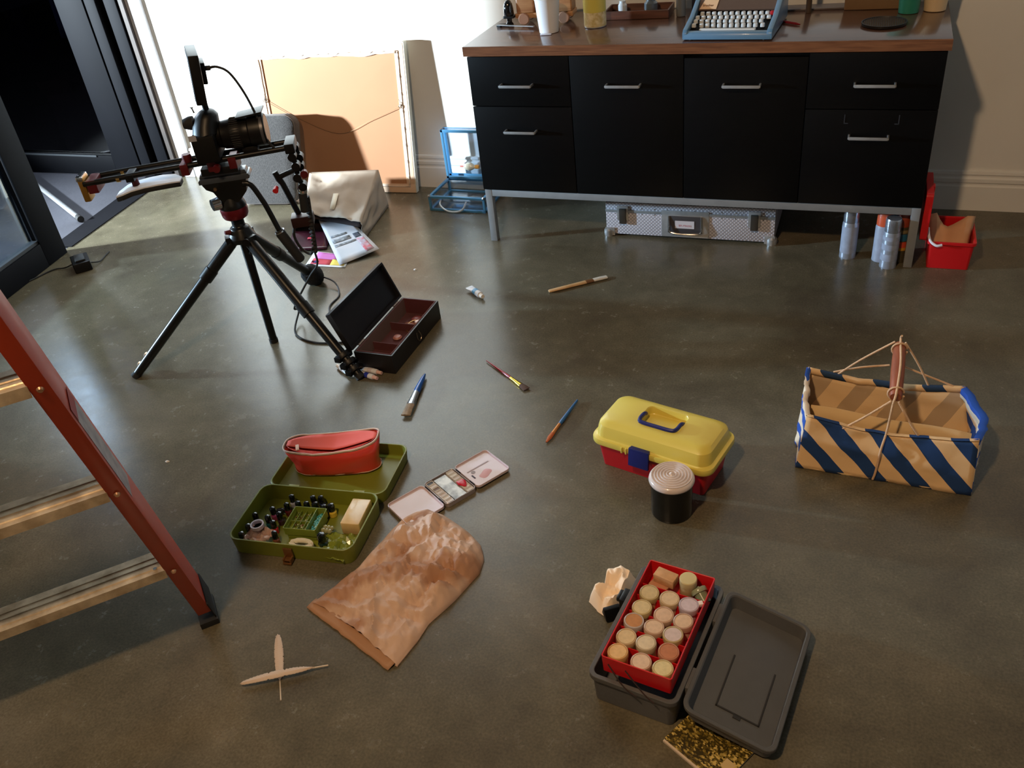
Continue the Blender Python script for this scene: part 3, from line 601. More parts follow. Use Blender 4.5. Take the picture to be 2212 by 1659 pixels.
# coloured bottle caught in the case lid pocket and a ring of tape
t = thing('pear_bottle', 'small pear-shaped pale bottle hanging behind the clear case lid', 'bottle', (-1.60, 3.385, 0.128))
MB().lathe([(0.001,-0.030),(0.010,-0.024),(0.018,-0.008),(0.017,0.008),(0.009,0.022),(0.007,0.030),(0.001,0.032)], 20, Matrix.Rotation(PI/2, 4, 'Y')).build('body', mat('pear_glass', (222, 224, 206), 0.15, coat=0.5), t)
MB().cyl((0.028,0,0), (0.046,0,0), 0.009).build('cap', mat('amber_cap', (206, 146, 60), 0.4), t)
MB().cyl((-0.045,0,0), (-0.024,0,0), 0.004).build('nozzle', mat('pink_nozzle', (226, 150, 140), 0.4), t)
o = MB().lathe([(0.010,-0.005),(0.016,-0.005),(0.016,0.005),(0.010,0.005),(0.010,-0.005)], 24, Matrix.Rotation(PI/2, 4, 'X')).build('ring', mat('navy_ring', (40, 46, 92), 0.3)); o.location = (-1.525, 3.380, 0.128); tag(o, 'navy blue ring beside the pear-shaped bottle in the clear case lid', 'ring')

# ------------------------------------------------------------------ diamond-plate flight case under the credenza
def diamond():
    mt, nt, b_ = nodes_mat('diamond_aluminium'); L = nt.links.new; N = nt.nodes.new
    tc = N('ShaderNodeTexCoord'); mp = N('ShaderNodeMapping'); L(tc.outputs['Object'], mp.inputs[0]); mp.inputs['Rotation'].default_value = (0, R_(45), 0); mp.inputs['Scale'].default_value = (105, 105, 105)
    ck = N('ShaderNodeTexVoronoi'); ck.distance = 'CHEBYCHEV'; ck.inputs['Randomness'].default_value = 0; ck.inputs['Scale'].default_value = 1; ck.voronoi_dimensions = '2D'
    sx = N('ShaderNodeSeparateXYZ'); cb = N('ShaderNodeCombineXYZ'); L(mp.outputs[0], sx.inputs[0]); L(sx.outputs[0], cb.inputs[0]); L(sx.outputs[2], cb.inputs[1]); L(cb.outputs[0], ck.inputs[0])
    r = N('ShaderNodeValToRGB'); r.color_ramp.elements[0].position = 0.30; r.color_ramp.elements[0].color = lin((212, 210, 218)); r.color_ramp.elements[1].position = 0.48; r.color_ramp.elements[1].color = lin((134, 132, 142)); L(ck.outputs['Distance'], r.inputs[0]); L(r.outputs[0], b_.inputs['Base Color'])
    bp = N('ShaderNodeBump'); bp.invert = True; bp.inputs['Strength'].default_value = 0.5; bp.inputs['Distance'].default_value = 0.003; L(ck.outputs['Distance'], bp.inputs['Height']); L(bp.outputs[0], b_.inputs['Normal'])
    b_.inputs['Metallic'].default_value = 0.15; b_.inputs['Roughness'].default_value = 0.4; return mt
M_dia = diamond()
ac = thing('flight_case', 'silver diamond-plate flight case lying under the credenza', 'case', (-0.58, 3.2, 0))
x0, x1, y0 = -0.893, -0.262, 3.052
MB().bx(x0, x1, y0, 3.38, 0.010, 0.104).build('body', M_dia, ac, world=True, bevel=0.002)
MB().bx(x0, x1, y0, 3.38, 0.108, 0.140).build('lid', M_dia, ac, world=True, bevel=0.002)
MB().bx(x0-0.001, x1+0.001, y0-0.003, y0+0.01, 0.101, 0.111).build('seam_strip', M_steel, ac, world=True, bevel=0.001)
b = MB()
for i in range(12): 
    for z in (0.118, 0.096): b.lathe([(0.003,0),(0.002,0.0012),(0.0001,0.0016)], 10, Matrix.Translation((x0+0.04+i*0.05, y0, z)) @ Matrix.Rotation(PI/2, 4, 'X'))
b.build('rivet', M_chrome, ac, world=True)
for xx in (x0, x1):
    s = 1 if xx == x0 else -1
    for zc in (0.022,):
        MB().lathe([(0.001,0.010),(0.012,0.008),(0.019,0.001),(0.020,-0.010),(0.018,-0.022)], 16, Matrix.Translation((xx+s*0.008, y0+0.008, zc))).build('corner_cap', M_steel, ac, world=True)
        MB().bx(min(xx-s*0.004, xx+s*0.034), max(xx-s*0.004, xx+s*0.034), y0-0.004, y0+0.002, 0.004, 0.036).build('corner_plate', M_steel, ac, world=True, bevel=0.001)
for xx in (-0.826, -0.335):
    MB().bx(xx-0.022, xx+0.022, y0-0.005, y0, 0.070, 0.128).build('latch_plate', M_steel, ac, world=True, bevel=0.001)
    MB().bx(xx-0.012, xx+0.014, y0-0.014, y0-0.004, 0.058, 0.118).build('latch', mat('latch_dark', (84, 80, 74), 0.4, 0.7), ac, world=True, bevel=0.002)
pl = MB().bx(-0.676, -0.498, y0-0.004, y0, 0.012, 0.118).build('handle_plate', M_steel, ac, world=True, bevel=0.0015)
MB().rbox(-0.652, -0.522, y0-0.0062, y0-0.0038, 0.030, 0.098, 0.001, 0.0005).build('recess', mat('recess_dark', (84, 82, 86), 0.35, 0.5), pl, world=True)
MB().bx(-0.624, -0.552, y0-0.0075, y0-0.006, 0.050, 0.080).build('badge', mat('badge_white', (206, 200, 204), 0.5), pl, world=True)
MB().bx(-0.610, -0.564, y0-0.0082, y0-0.0074, 0.0575, 0.0645).build('badge_mark', mat('badge_red', (166, 60, 66), 0.5, c2=(206, 200, 204), vs=160), pl, world=True)
MB().tube([(-0.648, y0-0.005, 0.098), (-0.645, y0-0.012, 0.06), (-0.640, y0-0.016, 0.036), (-0.585, y0-0.018, 0.031), (-0.530, y0-0.016, 0.036), (-0.525, y0-0.012, 0.06), (-0.526, y0-0.005, 0.098)], 0.0038, 8).build('handle', M_chrome, pl, world=True)

# ------------------------------------------------------------------ spray cans
def can(label, x, y, parts, r=0.027, h=0.178):
    t_ = thing('spray_can', label, 'can', (x, y, 0), 0, 'spray cans under the right end of the credenza')
    MB().lathe([(r*0.9,0.001),(r,0),(r*1.02,0.003),(r,0.006),(r,h*0.70),(r*0.93,h*0.74)], 28).build('body', parts[0], t_)
    MB().lathe([(r*0.90,h*0.735),(r*0.95,h*0.74),(r*0.95,h*0.97),(r*0.86,h),(0.0001,h)], 28).build('cap', parts[1], t_)
    if len(parts) > 2:
        for z0_, z1_, mm in parts[2]: MB().lathe([(r,h*z0_),(r*1.012,h*z0_),(r*1.012,h*z1_),(r,h*z1_)], 28).build('label_band', mm, t_)
    return t_
M_sil = mat('silver_can', (176, 184, 200), 0.3, 0.6, var=0.05, vs=30); M_ocap = mat('orange_cap', (196, 84, 50), 0.35); M_scap = mat('silver_cap', (168, 176, 190), 0.22, 0.8)
M_prt = mat('can_print', (150, 158, 176), 0.4, var=0.1, vs=40)
can('silver spray can standing alone, farthest from the red toolbox', -0.005, 3.000, [M_sil, M_scap, [(0.12, 0.66, M_prt)]], h=0.182)
can('silver spray can with an orange cap, behind the all-silver one', 0.102, 2.993, [M_prt, M_ocap])
can('all-silver spray can in front of the orange-capped one', 0.128, 2.945, [M_sil, M_scap, [(0.16, 0.30, M_prt), (0.38, 0.50, M_prt), (0.58, 0.66, M_prt)]])
can('rust-capped spray can with blue, orange and yellow bands by the credenza leg', 0.160, 2.998, [mat('dark_can', (70, 62, 44), 0.5), mat('rust_cap', (150, 62, 40), 0.4), [(0.46, 0.60, mat('band_blue', (40, 104, 140), 0.5)), (0.32, 0.44, mat('band_orange', (214, 78, 52), 0.5)), (0.26, 0.32, mat('band_yellow', (206, 150, 50), 0.5)), (0.62, 0.68, mat('band_cream', (130, 116, 80), 0.5))]])

# ------------------------------------------------------------------ small red toolbox beside the credenza
M_red = mat('red_plastic', (204, 22, 28), 0.38, coat=0.1)
rb = thing('red_toolbox', 'small open red plastic toolbox on the floor right of the credenza', 'toolbox', (0.315, 3.05, 0))
MB().tray(0.243, 0.383, 2.945, 3.150, 0.0, 0.098, 0.003, 0.012, 0.006).build('base', M_red, rb, world=True)
MB().ring(0.238, 0.388, 2.940, 3.155, 0.090, 0.101, 0.006, 0.014).build('rim', M_red, rb, world=True)
o = MB(); o.loft([[(x, y, z) for y, z in [(p[0]+3.05, p[1]+0.18) for p in rr(0.20, 0.165, 0.012, 4)]] for x in (0.214, 0.216, 0.234, 0.236)])
o.bx(0.227, 0.236, 2.955, 3.145, 0.098, 0.112); o.build('lid', M_red, rb, world=True, bevel=0.001)
MB().bx(0.228, 0.242, 3.03, 3.06, 0.235, 0.258).build('catch', M_red, rb, world=True, bevel=0.003)
MB().tube([(0.2385, 2.99, 0.128), (0.242, 2.962, 0.112), (0.250, 2.943, 0.100), (0.268, 2.932, 0.092), (0.284, 2.934, 0.094)], 0.0045, 8).build('handle', mat('white_handle', (224, 224, 232), 0.4), rb, world=True)
pc = thing('paper_bag_scrap', 'torn brown paper bag stuffed into the small red toolbox', 'paper', (0.31, 3.03, 0.005))
M_kr = mat('brown_kraft', (214, 166, 126), 0.8, var=0.05, vs=20)
top = [0.115, 0.112, 0.118, 0.100, 0.085, 0.080, 0.090, 0.104, 0.112, 0.128, 0.132, 0.124]
P1, P2 = [], []
for i in range(12):
    u = i/11; x = 0.258 + u*0.108; yb = 2.985 + 0.012*math.sin(u*7); yt = 3.09 + 0.02*math.sin(u*5+1)
    P1.append([Vector((x + (u-0.5)*0.006*k, yb*(1-k/6)+yt*k/6 + 0.006*noise.noise(Vector((u*6, k*0.8, 1))), 0.012 + (top[i]+0.012-0.012)*k/6 + 0.008*noise.noise(Vector((u*5, k*0.7, 5))))) for k in range(7)])
MB().grid(P1).build('sheet', M_kr, pc, world=True, solid=0.002)
MB().grid([[p + Vector((0.004, 0.03, -0.02-0.02*abs(math.sin(i*0.9)))) for p in row] for i, row in enumerate(P1)]).build('sheet', M_kr, pc, world=True, solid=0.002)

# ------------------------------------------------------------------ tripod
D0 = Vector((-1.813, 2.083, 0)); ANG = R_(28); rx = Vector((math.cos(ANG), math.sin(ANG), 0)); ry = Vector((-math.sin(ANG), math.cos(ANG), 0))
def RG(x, y, z): return D0 + rx*x + ry*y + Vector((0,0,z))
tp = thing('tripod', 'low black tripod with red-banded fluid head and centre column down to the floor', 'tripod', D0)
M_blk = mat('black_aluminium', (10, 11, 11), 0.34, 0.1, spec=0.4); M_red2 = mat('dark_red_band', (104, 16, 26), 0.3, 0.5)
apex = D0 + Vector((0,0,0.405))
feet = [Vector((-2.172,1.789,0)), Vector((-1.39,1.94,0)), Vector((-1.895,2.528,0))]
for i, f in enumerate(feet):
    d = (f-apex).normalized(); o_ = Vector((f.x-D0.x, f.y-D0.y, 0)).normalized()
    a0 = apex + o_*0.028 - Vector((0,0,0.012)); d = (f-a0).normalized(); L = (f-a0).length
    P = lambda s: a0 + d*L*s
    j = (0.27, 0.53, 0.42)[i]
    lg = MB().rod([(P(0.0), 0.0165), (P(0.03), 0.019), (P(j), 0.019), (P(j+0.005), 0.0165), (P(0.9), 0.0150), (P(0.985), 0.0135)], 14).build('leg', M_blk, tp, world=True)
    MB().rod([(P(j-0.06), 0.0215), (P(j+0.01), 0.0215)], 14).build('collar', M_black, lg, world=True)
    MB().rod([(P(0.97), 0.014), (P(0.995), 0.017), (P(1.0), 0.013)], 14).build('rubber_foot', M_rub, lg, world=True)
    side = d.cross(Vector((0,0,1))).normalized()
    if i == 0:
        for s in (0.865, 0.935):
            c = P(s) - side*0.026*(1 if side.x > 0 else -1); 
            vd = Vector((0.66, -0.62, 0.42)).normalized(); T_ = Matrix.Translation(c) @ vd.to_track_quat('Z', 'Y').to_matrix().to_4x4(); MB().lathe([(0.007,-0.006),(0.0125,-0.006),(0.0135,0),(0.0125,0.006),(0.008,0.007),(0.007,0.002),(0.007,-0.006)], 24, T_).build('lock_ring', mat('lock_silver', (222, 224, 222), 0.25, 0.4), lg, world=True)
    if i == 1:
        for s in (0.84, 0.89, 0.935):
            b = MB(); b.rod([(P(s-0.018), 0.024), (P(s+0.012), 0.024)], 12); b.box(P(s)+side*0.022, (0.022, 0.016, 0.018)); b.box(P(s)-side*0.022, (0.02, 0.014, 0.016)); b.build('clip_lock', M_black, lg, world=True, bevel=0.002)
    if i == 2:
        b = MB(); b.rod([(P(0.80), 0.022), (P(0.84), 0.036), (P(0.90), 0.040), (P(0.96), 0.030), (P(0.985), 0.012)], 14); b.build('padded_wrap', mat('black_foam', (20, 20, 22), 0.95, bump=0.8, bs=120), lg, world=True)
b = MB(); b.lathe([(0.016,0.375),(0.040,0.385),(0.044,0.400),(0.036,0.415),(0.030,0.430),(0.021,0.436),(0.020,0.445)], 20, Matrix.Translation(D0))
for i, f in enumerate(feet):
    o_ = Vector((f.x-D0.x, f.y-D0.y, 0)).normalized(); b.box(D0+o_*0.036+Vector((0,0,0.392)), (0.034, 0.034, 0.03), Matrix.Rotation(math.atan2(o_.y, o_.x), 3, 'Z'))
b.build('shoulder', M_blk, tp, world=True, bevel=0.002)
b = MB(); b.cyl(RG(0.03,-0.03,0.372), RG(0.012,-0.012,0.34), 0.006); b.rod([(RG(0.02,-0.05,0.40), 0.008), (RG(0.02,-0.065,0.40), 0.012)], 10); b.build('locking_lever', M_black, tp, world=True)
MB().rod([(RG(-0.045,-0.02,0.425), 0.006), (RG(-0.025,-0.01,0.42), 0.010)], 12).build('knob', M_redano, tp, world=True)
MB().rod([(D0+Vector((0,0,0.004)), 0.013), (D0+Vector((0,0,0.38)), 0.0145)], 16).build('centre_column', M_blk, tp, world=True)
MB().rod([(D0, 0.015), (D0+Vector((0,0,0.014)), 0.015)], 16).build('column_foot', M_rub, tp, world=True)
MB().lathe([(0.018,0.43),(0.020,0.435),(0.020,0.455),(0.030,0.462),(0.036,0.466)], 24, Matrix.Translation(D0)).build('neck', M_darkmetal, tp, world=True)
MB().lathe([(0.022,0.464),(0.037,0.466),(0.041,0.474),(0.043,0.492),(0.041,0.500)], 28, Matrix.Translation(D0)).build('red_band', M_red2, tp, world=True)
b = MB(); b.lathe([(0.041,0.499),(0.042,0.504),(0.038,0.516),(0.030,0.535)], 28, Matrix.Translation(D0)); b.build('pan_base', M_blk, tp, world=True)
MB().rod([(RG(-0.055,-0.028,0.522), 0.018), (RG(-0.034,-0.016,0.522), 0.021)], 20).build('drag_dial', M_chrome, tp, world=True)
def rprism(b, poly, y0, y1):   # outline in local x,z swept over local y
    b.loft([[RG(x, y, z) for x, z in poly] for y in (y0, y1)])
b = MB(); rprism(b, [(-0.068,0.590),(-0.058,0.572),(-0.040,0.562),(-0.030,0.540),(-0.018,0.520),(0.030,0.520),(0.046,0.538),(0.060,0.552),(0.066,0.585),(0.070,0.592)], -0.030, 0.030)
b.build('head_body', M_blk, tp, world=True, bevel=0.004)
b = MB(); rprism(b, [(-0.074,0.590),(-0.074,0.600),(-0.068,0.606),(0.078,0.606),(0.082,0.598),(0.078,0.590)], -0.030, 0.030); rprism(b, [(-0.070,0.606),(-0.066,0.617),(0.070,0.617),(0.074,0.606)], -0.022, 0.022)
b.build('top_plate', mat('plate_grey', (74, 80, 88), 0.3, 0.5), tp, world=True, bevel=0.0015)
MB().rod([(RG(-0.030,-0.031,0.572), 0.006), (RG(-0.030,-0.035,0.572), 0.005)], 14).build('head_screw', mat('brass_dull', (96, 76, 50), 0.5, 0.6), tp, world=True)
ph = MB().rod([(p, 0.0085) for p in spline([RG(0.055,-0.03,0.578), RG(0.078,-0.032,0.570), RG(0.098,-0.032,0.520), RG(0.108,-0.032,0.485), RG(0.126,-0.032,0.405)], 6)], 12).build('pan_handle', M_blk, tp, world=True)
MB().rod([(RG(0.123,-0.032,0.412), 0.013), (RG(0.1265,-0.032,0.400), 0.0165), (RG(0.166,-0.032,0.302), 0.0155), (RG(0.168,-0.032,0.297), 0.011)], 16).build('grip', M_rub, ph, world=True)
MB().rod([(RG(0.1245,-0.032,0.409), 0.0172), (RG(0.126,-0.032,0.405), 0.0172)], 16).build('grip_ring', M_chrome, ph, world=True)

# ------------------------------------------------------------------ shoulder rig on the tripod
rg = thing('shoulder_rig', 'black twin-rod shoulder rig with red clamps mounted on the tripod', 'camera rig', RG(0,0,0.618))
for y in (-0.03, 0.03):
    MB().rod([(RG(-0.40, y, 0.646), 0.0085), (RG(0.225, y, 0.666), 0.0085)], 14).build('rod', M_darkmetal, rg, world=True)
def rbxx(b, x0, x1, y0, y1, z0, z1): b.loft([[RG(x, y, z) for x, y in ((x0,y0),(x1,y0),(x1,y1),(x0,y1))] for z in (z0, z1)]); return b
rbxx(MB(), -0.055, 0.055, -0.04, 0.04, 0.618, 0.640).build('baseplate', M_black, rg, world=True, bevel=0.003)
for x in (-0.098, -0.018, 0.045):
    b = MB(); rbxx(b, x-0.012, x+0.012, -0.044, 0.044, 0.630, 0.664); b.build('rod_clamp', M_redano, rg, world=True, bevel=0.003)
MB().rod([(RG(-0.086,-0.02,0.664), 0.012), (RG(-0.086,-0.02,0.680), 0.015), (RG(-0.086,-0.02,0.688), 0.013)], 14).build('clamp_knob', M_redano, rg, world=True)
for y in (-0.05, 0.05): MB().rod([(RG(0.0,y,0.645), 0.011), (RG(0.0,y*1.4,0.645), 0.011)], 14).build('clamp_knob', M_redano, rg, world=True)
rbxx(MB(), -0.275, -0.25, -0.040, 0.040, 0.634, 0.656).build('pad_clamp', M_black, rg, world=True, bevel=0.003)
for y in (-0.03, 0.03): MB().rod([(RG(-0.302, y, 0.6465), 0.0095), (RG(-0.292, y, 0.6465), 0.0095)], 14).build('end_ring', mat('ring_gold', (190, 160, 100), 0.25, 0.9), rg, world=True)
MB().rod([(RG(-0.262,0,0.634), 0.010), (RG(-0.262,0,0.600), 0.012)], 14).build('pad_post', M_redano, rg, world=True)
# curved shoulder pad: black shell with pale underside cushion, reflection painted into its colour
prof = [(-0.325,0.588),(-0.30,0.598),(-0.27,0.606),(-0.23,0.611),(-0.19,0.613),(-0.15,0.612),(-0.128,0.606)]
def padloops(z_off, th, wscale):
    out = []
    for i, (x, z) in enumerate(prof):
        w_ = 0.045*wscale*(0.55 if i == 0 else 1.0 if i < 5 else (0.85 if i == 5 else 0.45)); 
        out.append([RG(x, yy_, zz) for yy_, zz in ((-w_, z+z_off), (w_, z+z_off), (w_, z+z_off+th), (-w_, z+z_off+th))])
    return out
pd = MB().loft(padloops(-0.014, 0.014, 1.0)).build('shoulder_pad', M_rub, rg, world=True, bevel=0.003)
MB().loft(padloops(0.0, 0.004, 0.93)).build('pad_lining', mat('pad_pale_sheen', (214, 220, 232), 0.6), pd, world=True)
# brass counterweight at the end
cwp = rbxx(MB(), -0.416, -0.396, -0.030, 0.022, 0.590, 0.665).build('counterweight', mat('brass_weight', (170, 128, 58), 0.3, 0.8), rg, world=True, bevel=0.005)
rbxx(MB(), -0.418, -0.398, -0.031, 0.023, 0.654, 0.669).build('weight_cap', M_chrome, cwp, world=True, bevel=0.004)
rbxx(MB(), -0.392, -0.362, -0.036, 0.036, 0.615, 0.655).build('weight_bracket', M_redano, rg, world=True, bevel=0.003)
# hand grip assembly hanging off the lens end of the rods
rbxx(MB(), 0.205, 0.235, -0.045, 0.045, 0.650, 0.680).build('rod_clamp', M_black, rg, world=True, bevel=0.004)
random.seed(11)
for sy, pts in ((-0.035, [(0.222,0.640),(0.226,0.610),(0.222,0.575),(0.232,0.545)]), (0.035, [(0.226,0.645),(0.232,0.612),(0.228,0.585)])):
    b = MB()
    for (x, z), (x2, z2) in zip(pts[:-1], pts[1:]): b.cyl(RG(x, sy, z), RG(x2, sy, z2), 0.008, seg=10)
    arm = b.build('grip_arm', M_black, rg, world=True)
    for x, z in pts: MB().rod([(RG(x, sy-0.016, z), 0.013), (RG(x, sy+0.016, z), 0.013)], 16).build('rosette', M_darkmetal, arm, world=True)
MB().rod([(RG(0.246,-0.03,0.585), 0.009), (RG(0.246,-0.055,0.585), 0.012)], 12).build('clamp_knob', M_redano, rg, world=True)
MB().rod([(RG(0.230,-0.03,0.548), 0.012), (RG(0.226,-0.03,0.532), 0.0155), (RG(0.226,-0.03,0.520), 0.013)], 14).build('lock_ring', M_chrome, rg, world=True)
MB().rod([(RG(0.224,-0.03,0.520), 0.013), (RG(0.218,-0.03,0.46), 0.014)], 14).build('grip', M_rub, rg, world=True)
MB().rod([(RG(0.150,0.01,0.585), 0.009), (RG(0.158,0.01,0.560), 0.011), (RG(0.165,0.01,0.545), 0.0095), (RG(0.190,0.01,0.440), 0.0095)], 12).build('grip', M_black, rg, world=True)
MB().rod([(RG(0.160,0.01,0.567), 0.008), (RG(0.222,0.0,0.588), 0.008)], 10).build('cross_bar', M_black, rg, world=True)
MB().rod([(RG(0.146,-0.004,0.540), 0.007), (RG(0.143,-0.022,0.535), 0.009)], 12).build('clamp_knob', mat('bright_red_knob', (196, 24, 26), 0.3), rg, world=True)
gb = rbxx(MB(), 0.165, 0.235, -0.025, 0.03, 0.405, 0.440).build('grip_block', mat('dark_maroon_block', (44, 18, 18), 0.4, 0.3), rg, world=True, bevel=0.006)
b = MB()
pts = [RG(0.232,-0.02,0.500-0.0065*k if k < 30 else 0.3) + rx*(0.004*(k%2) - 0.0006*k) for k in range(30)]
b.rod([(p, 0.0055 if k % 2 else 0.0095) for k, p in enumerate(pts)], 10); b.build('ribbed_cable', M_rub, rg, world=True)
MB().tube([RG(0.170,0,0.408), RG(0.160,0,0.37), RG(0.172,0,0.325), RG(0.198,-0.01,0.306), RG(0.212,-0.02,0.330)], 0.0045, 8).build('cable_loop', M_rub, rg, world=True)
# ------------------------------------------------------------------ camera, lens and monitor
cm = thing('video_camera', 'black camera body with long lens pointing at the picture, fixed on the rig', 'camera', RG(-0.02,0,0.66))
rbxx(MB(), -0.050, 0.018, -0.068, 0.068, 0.664, 0.745).build('body', mat('camera_black', (8, 8, 8), 0.6, spec=0.2, bump=0.2, bs=200), cm, world=True, bevel=0.008)
b = MB(); b.loft([[RG(0.5*(x0+x1)+ (x1-x0)/2*a[0], a[1]*w_, z) for a in [(math.cos(k*PI/8), math.sin(k*PI/8)) for k in range(16)]] for z, x0, x1, w_ in ((0.740,-0.052,0.030,0.066),(0.765,-0.046,0.034,0.05),(0.785,-0.034,0.036,0.040),(0.797,-0.020,0.028,0.030),(0.803,-0.008,0.018,0.018))])
b.build('viewfinder_hump', M_black, cm, world=True, ang=60)
MB().rod([(RG(-0.070,0.0,0.770), 0.014), (RG(-0.052,0.0,0.770), 0.020), (RG(-0.040,0,0.770), 0.020)], 16).build('eyecup', M_rub, cm, world=True)
rbxx(MB(), -0.0515, -0.030, -0.069, -0.0675, 0.735, 0.752).build('port_cover', mat('pale_label', (150, 150, 156), 0.4), cm, world=True)
b = MB(); b.rod([(RG(x,0,0.7225), r_) for x, r_ in ((0.015,0.034),(0.030,0.037),(0.034,0.041),(0.056,0.043),(0.060,0.045),(0.090,0.045),(0.094,0.0425),(0.112,0.0425),(0.116,0.046),(0.135,0.047),(0.160,0.047),(0.163,0.044))], 32)
ln = b.build('lens', mat('lens_black', (10, 9, 9), 0.4, spec=0.25), cm, world=True)
b = MB()
for k in range(40):
    a = 2*PI*k/40; c = RG(0.075,0,0.7225) + (ry*math.cos(a)+Vector((0,0,1))*math.sin(a))*0.0455; b.box(c, (0.003,0.003,0.003), None) if False else b.cyl(c-rx*0.013, c+rx*0.013, 0.0014, seg=4)
b.build('focus_grip', M_rub, ln, world=True)
MB().rod([(RG(0.1625,0,0.7225), 0.040), (RG(0.1632,0,0.7225), 0.040)], 32).build('front_glass', mat('lens_glass', (6, 7, 12), 0.25, spec=0.3), ln, world=True)
MB().rod([(RG(0.150,0,0.7225), 0.0476), (RG(0.158,0,0.7225), 0.0476)], 32).build('rim_ring', mat('rim_grey', (90, 90, 96), 0.4, 0.6), ln, world=True)
rbxx(MB(), 0.080, 0.125, -0.02, 0.02, 0.652, 0.682).build('lens_support', M_black, cm, world=True, bevel=0.003)
b = MB(); b.loft([[RG(x, y, z) for x, y, z in ((0.085,-0.032,z0),(0.165,-0.036,z0+0.008),(0.165,0.036,z0+0.008),(0.085,0.032,z0))] for z0 in (0.770, 0.775)]); b.build('sun_flap', M_black, cm, world=True, bevel=0.001)
mn = thing('field_monitor', 'black field monitor standing on a stem above the camera, seen edge-on', 'monitor', RG(0.008,0,0.80))
MB().rod([(RG(0.006,0,0.801), 0.009), (RG(0.006,0,0.822), 0.009), (RG(0.002,0,0.836), 0.011)], 14).build('stem', M_black, mn, world=True)
MB().rod([(RG(-0.028,-0.01,0.800), 0.0025), (RG(-0.030,-0.012,0.815), 0.0025), (RG(-0.030,-0.012,0.816), 0.005), (RG(-0.030,-0.012,0.819), 0.005)], 8).build('thumb_screw', M_chrome, mn, world=True)
tl = 0.10   # slight backward tilt
mxv = Vector((math.cos(R_(41)), math.sin(R_(41)), 0)); myv = Vector((-math.sin(R_(41)), math.cos(R_(41)), 0))
def MN(x, y, z): return RG(0.002, 0, 0) + mxv*(x*math.cos(tl) + z*math.sin(tl)) + myv*y + Vector((0,0,0.834 - x*math.sin(tl) + z*math.cos(tl)))
def mbox(b, x0, x1, y0, y1, z0, z1): b.loft([[MN(x, y, z) for x, y in ((x0,y0),(x1,y0),(x1,y1),(x0,y1))] for z in (z0, z1)]); return b
mbox(MB(), -0.018, 0.012, -0.080, 0.080, 0.0, 0.136).build('housing', M_black, mn, world=True, bevel=0.004)
mbox(MB(), -0.0192, -0.0178, -0.072, 0.072, 0.012, 0.124).build('screen', mat('screen_black', (10, 12, 16), 0.08), mn, world=True)
mbox(MB(), 0.012, 0.026, -0.03, 0.05, 0.045, 0.105).build('battery', M_black, mn, world=True, bevel=0.003)
MB().tube([MN(0.020,-0.02,0.088), MN(0.040,-0.02,0.088)], 0.007, 10).build('plug', M_rub, mn, world=True)
MB().tube([MN(0.036,-0.02,0.088), RG(0.075,-0.02,0.920), RG(0.104,-0.02,0.899), RG(0.129,-0.02,0.842), RG(0.146,-0.02,0.772), RG(0.160,-0.03,0.70), RG(0.182,-0.03,0.660)], 0.0038, 8).build('cable', M_rub, mn, world=True)

# power cord running off the rig to the floor behind the dark box
o = MB().tube([RG(0.214,-0.02,0.315), RG(0.212,-0.02,0.27), RG(0.17,0.02,0.21), RG(0.10,0.0,0.12), Vector((-1.80,2.24,0.035)), Vector((-1.76,2.14,0.006)), Vector((-1.66,2.10,0.004)), Vector((-1.555,2.12,0.004))], 0.0035, 8).build('cable_run', M_rub)
tag(o, 'black cord hanging from the rig grip down to the floor', 'cord')
o = MB().tube([(-1.885,2.505,0.03), (-1.80,2.485,0.02), (-1.745,2.42,0.004), (-1.735,2.33,0.004), (-1.66,2.24,0.004), (-1.58,2.20,0.004)], 0.003, 8).build('strap_cord', mat('dull_strap', (44, 44, 48), 0.5)); tag(o, 'thin grey cord on the floor between the tripod leg and dark wooden box', 'cord')

# ------------------------------------------------------------------ charger by the door
ch = thing('power_adapter', 'black power adapter on the floor beside the door frame', 'adapter', (-3.015, 2.455, 0), R_(-40))
MB().rbox(-0.055, 0.055, -0.035, 0.035, 0.0, 0.042, 0.006, 0.004).build('body', M_black, ch)
MB().rbox(-0.035, 0.04, -0.02, 0.02, 0.042, 0.050, 0.004, 0.002).build('raised_plug', M_rub, ch)
for k, pts in enumerate(([(-0.03,-0.033,0.015),(-0.04,-0.07,0.006),(-0.06,-0.12,0.004),(0.0,-0.28,0.004),(-0.1,-0.45,0.004)], [(0.02,0.034,0.02),(0.0,0.07,0.006),(-0.05,0.10,0.004),(-0.08,0.12,0.004)])):
    MB().tube(pts, 0.003, 8).build('cable', M_rub, ch)

# ------------------------------------------------------------------ orange step ladder
LA = R_(45.5); st = Vector((math.cos(LA), math.sin(LA), 0)); nr = Vector((-math.sin(LA), math.cos(LA), 0)); ln_ = R_(-17.2)
US = [ (nr*math.sin(ln_) + Vector((0,0,1))*math.cos(ln_) - st*k*math.sin(R_(3.75))).normalized() for k in (1, -1)]; u_ = US[0]; qn = u_.cross(st).normalized()
if qn.dot(nr) < 0: qn = -qn
F0 = Vector((-1.249, 0.9805, 0))
la = thing('step_ladder', 'orange fibreglass step ladder with aluminium treads standing in the left foreground', 'ladder', F0)
def LP(s, n_, t_): return F0 + st*s + qn*n_ + (US[0] if s > -0.3 else US[1])*t_   # s across, n back, t up the rail
M_or = mat('orange_fibreglass', (186, 58, 24), 0.42, var=0.05, vs=10, coat=0.1)
M_alu = mat('worn_aluminium', (224, 204, 172), 0.36, 0.45, c2=(176, 154, 124), vs=14, aniso=(2, 2, 2), bump=0.1, bs=80)
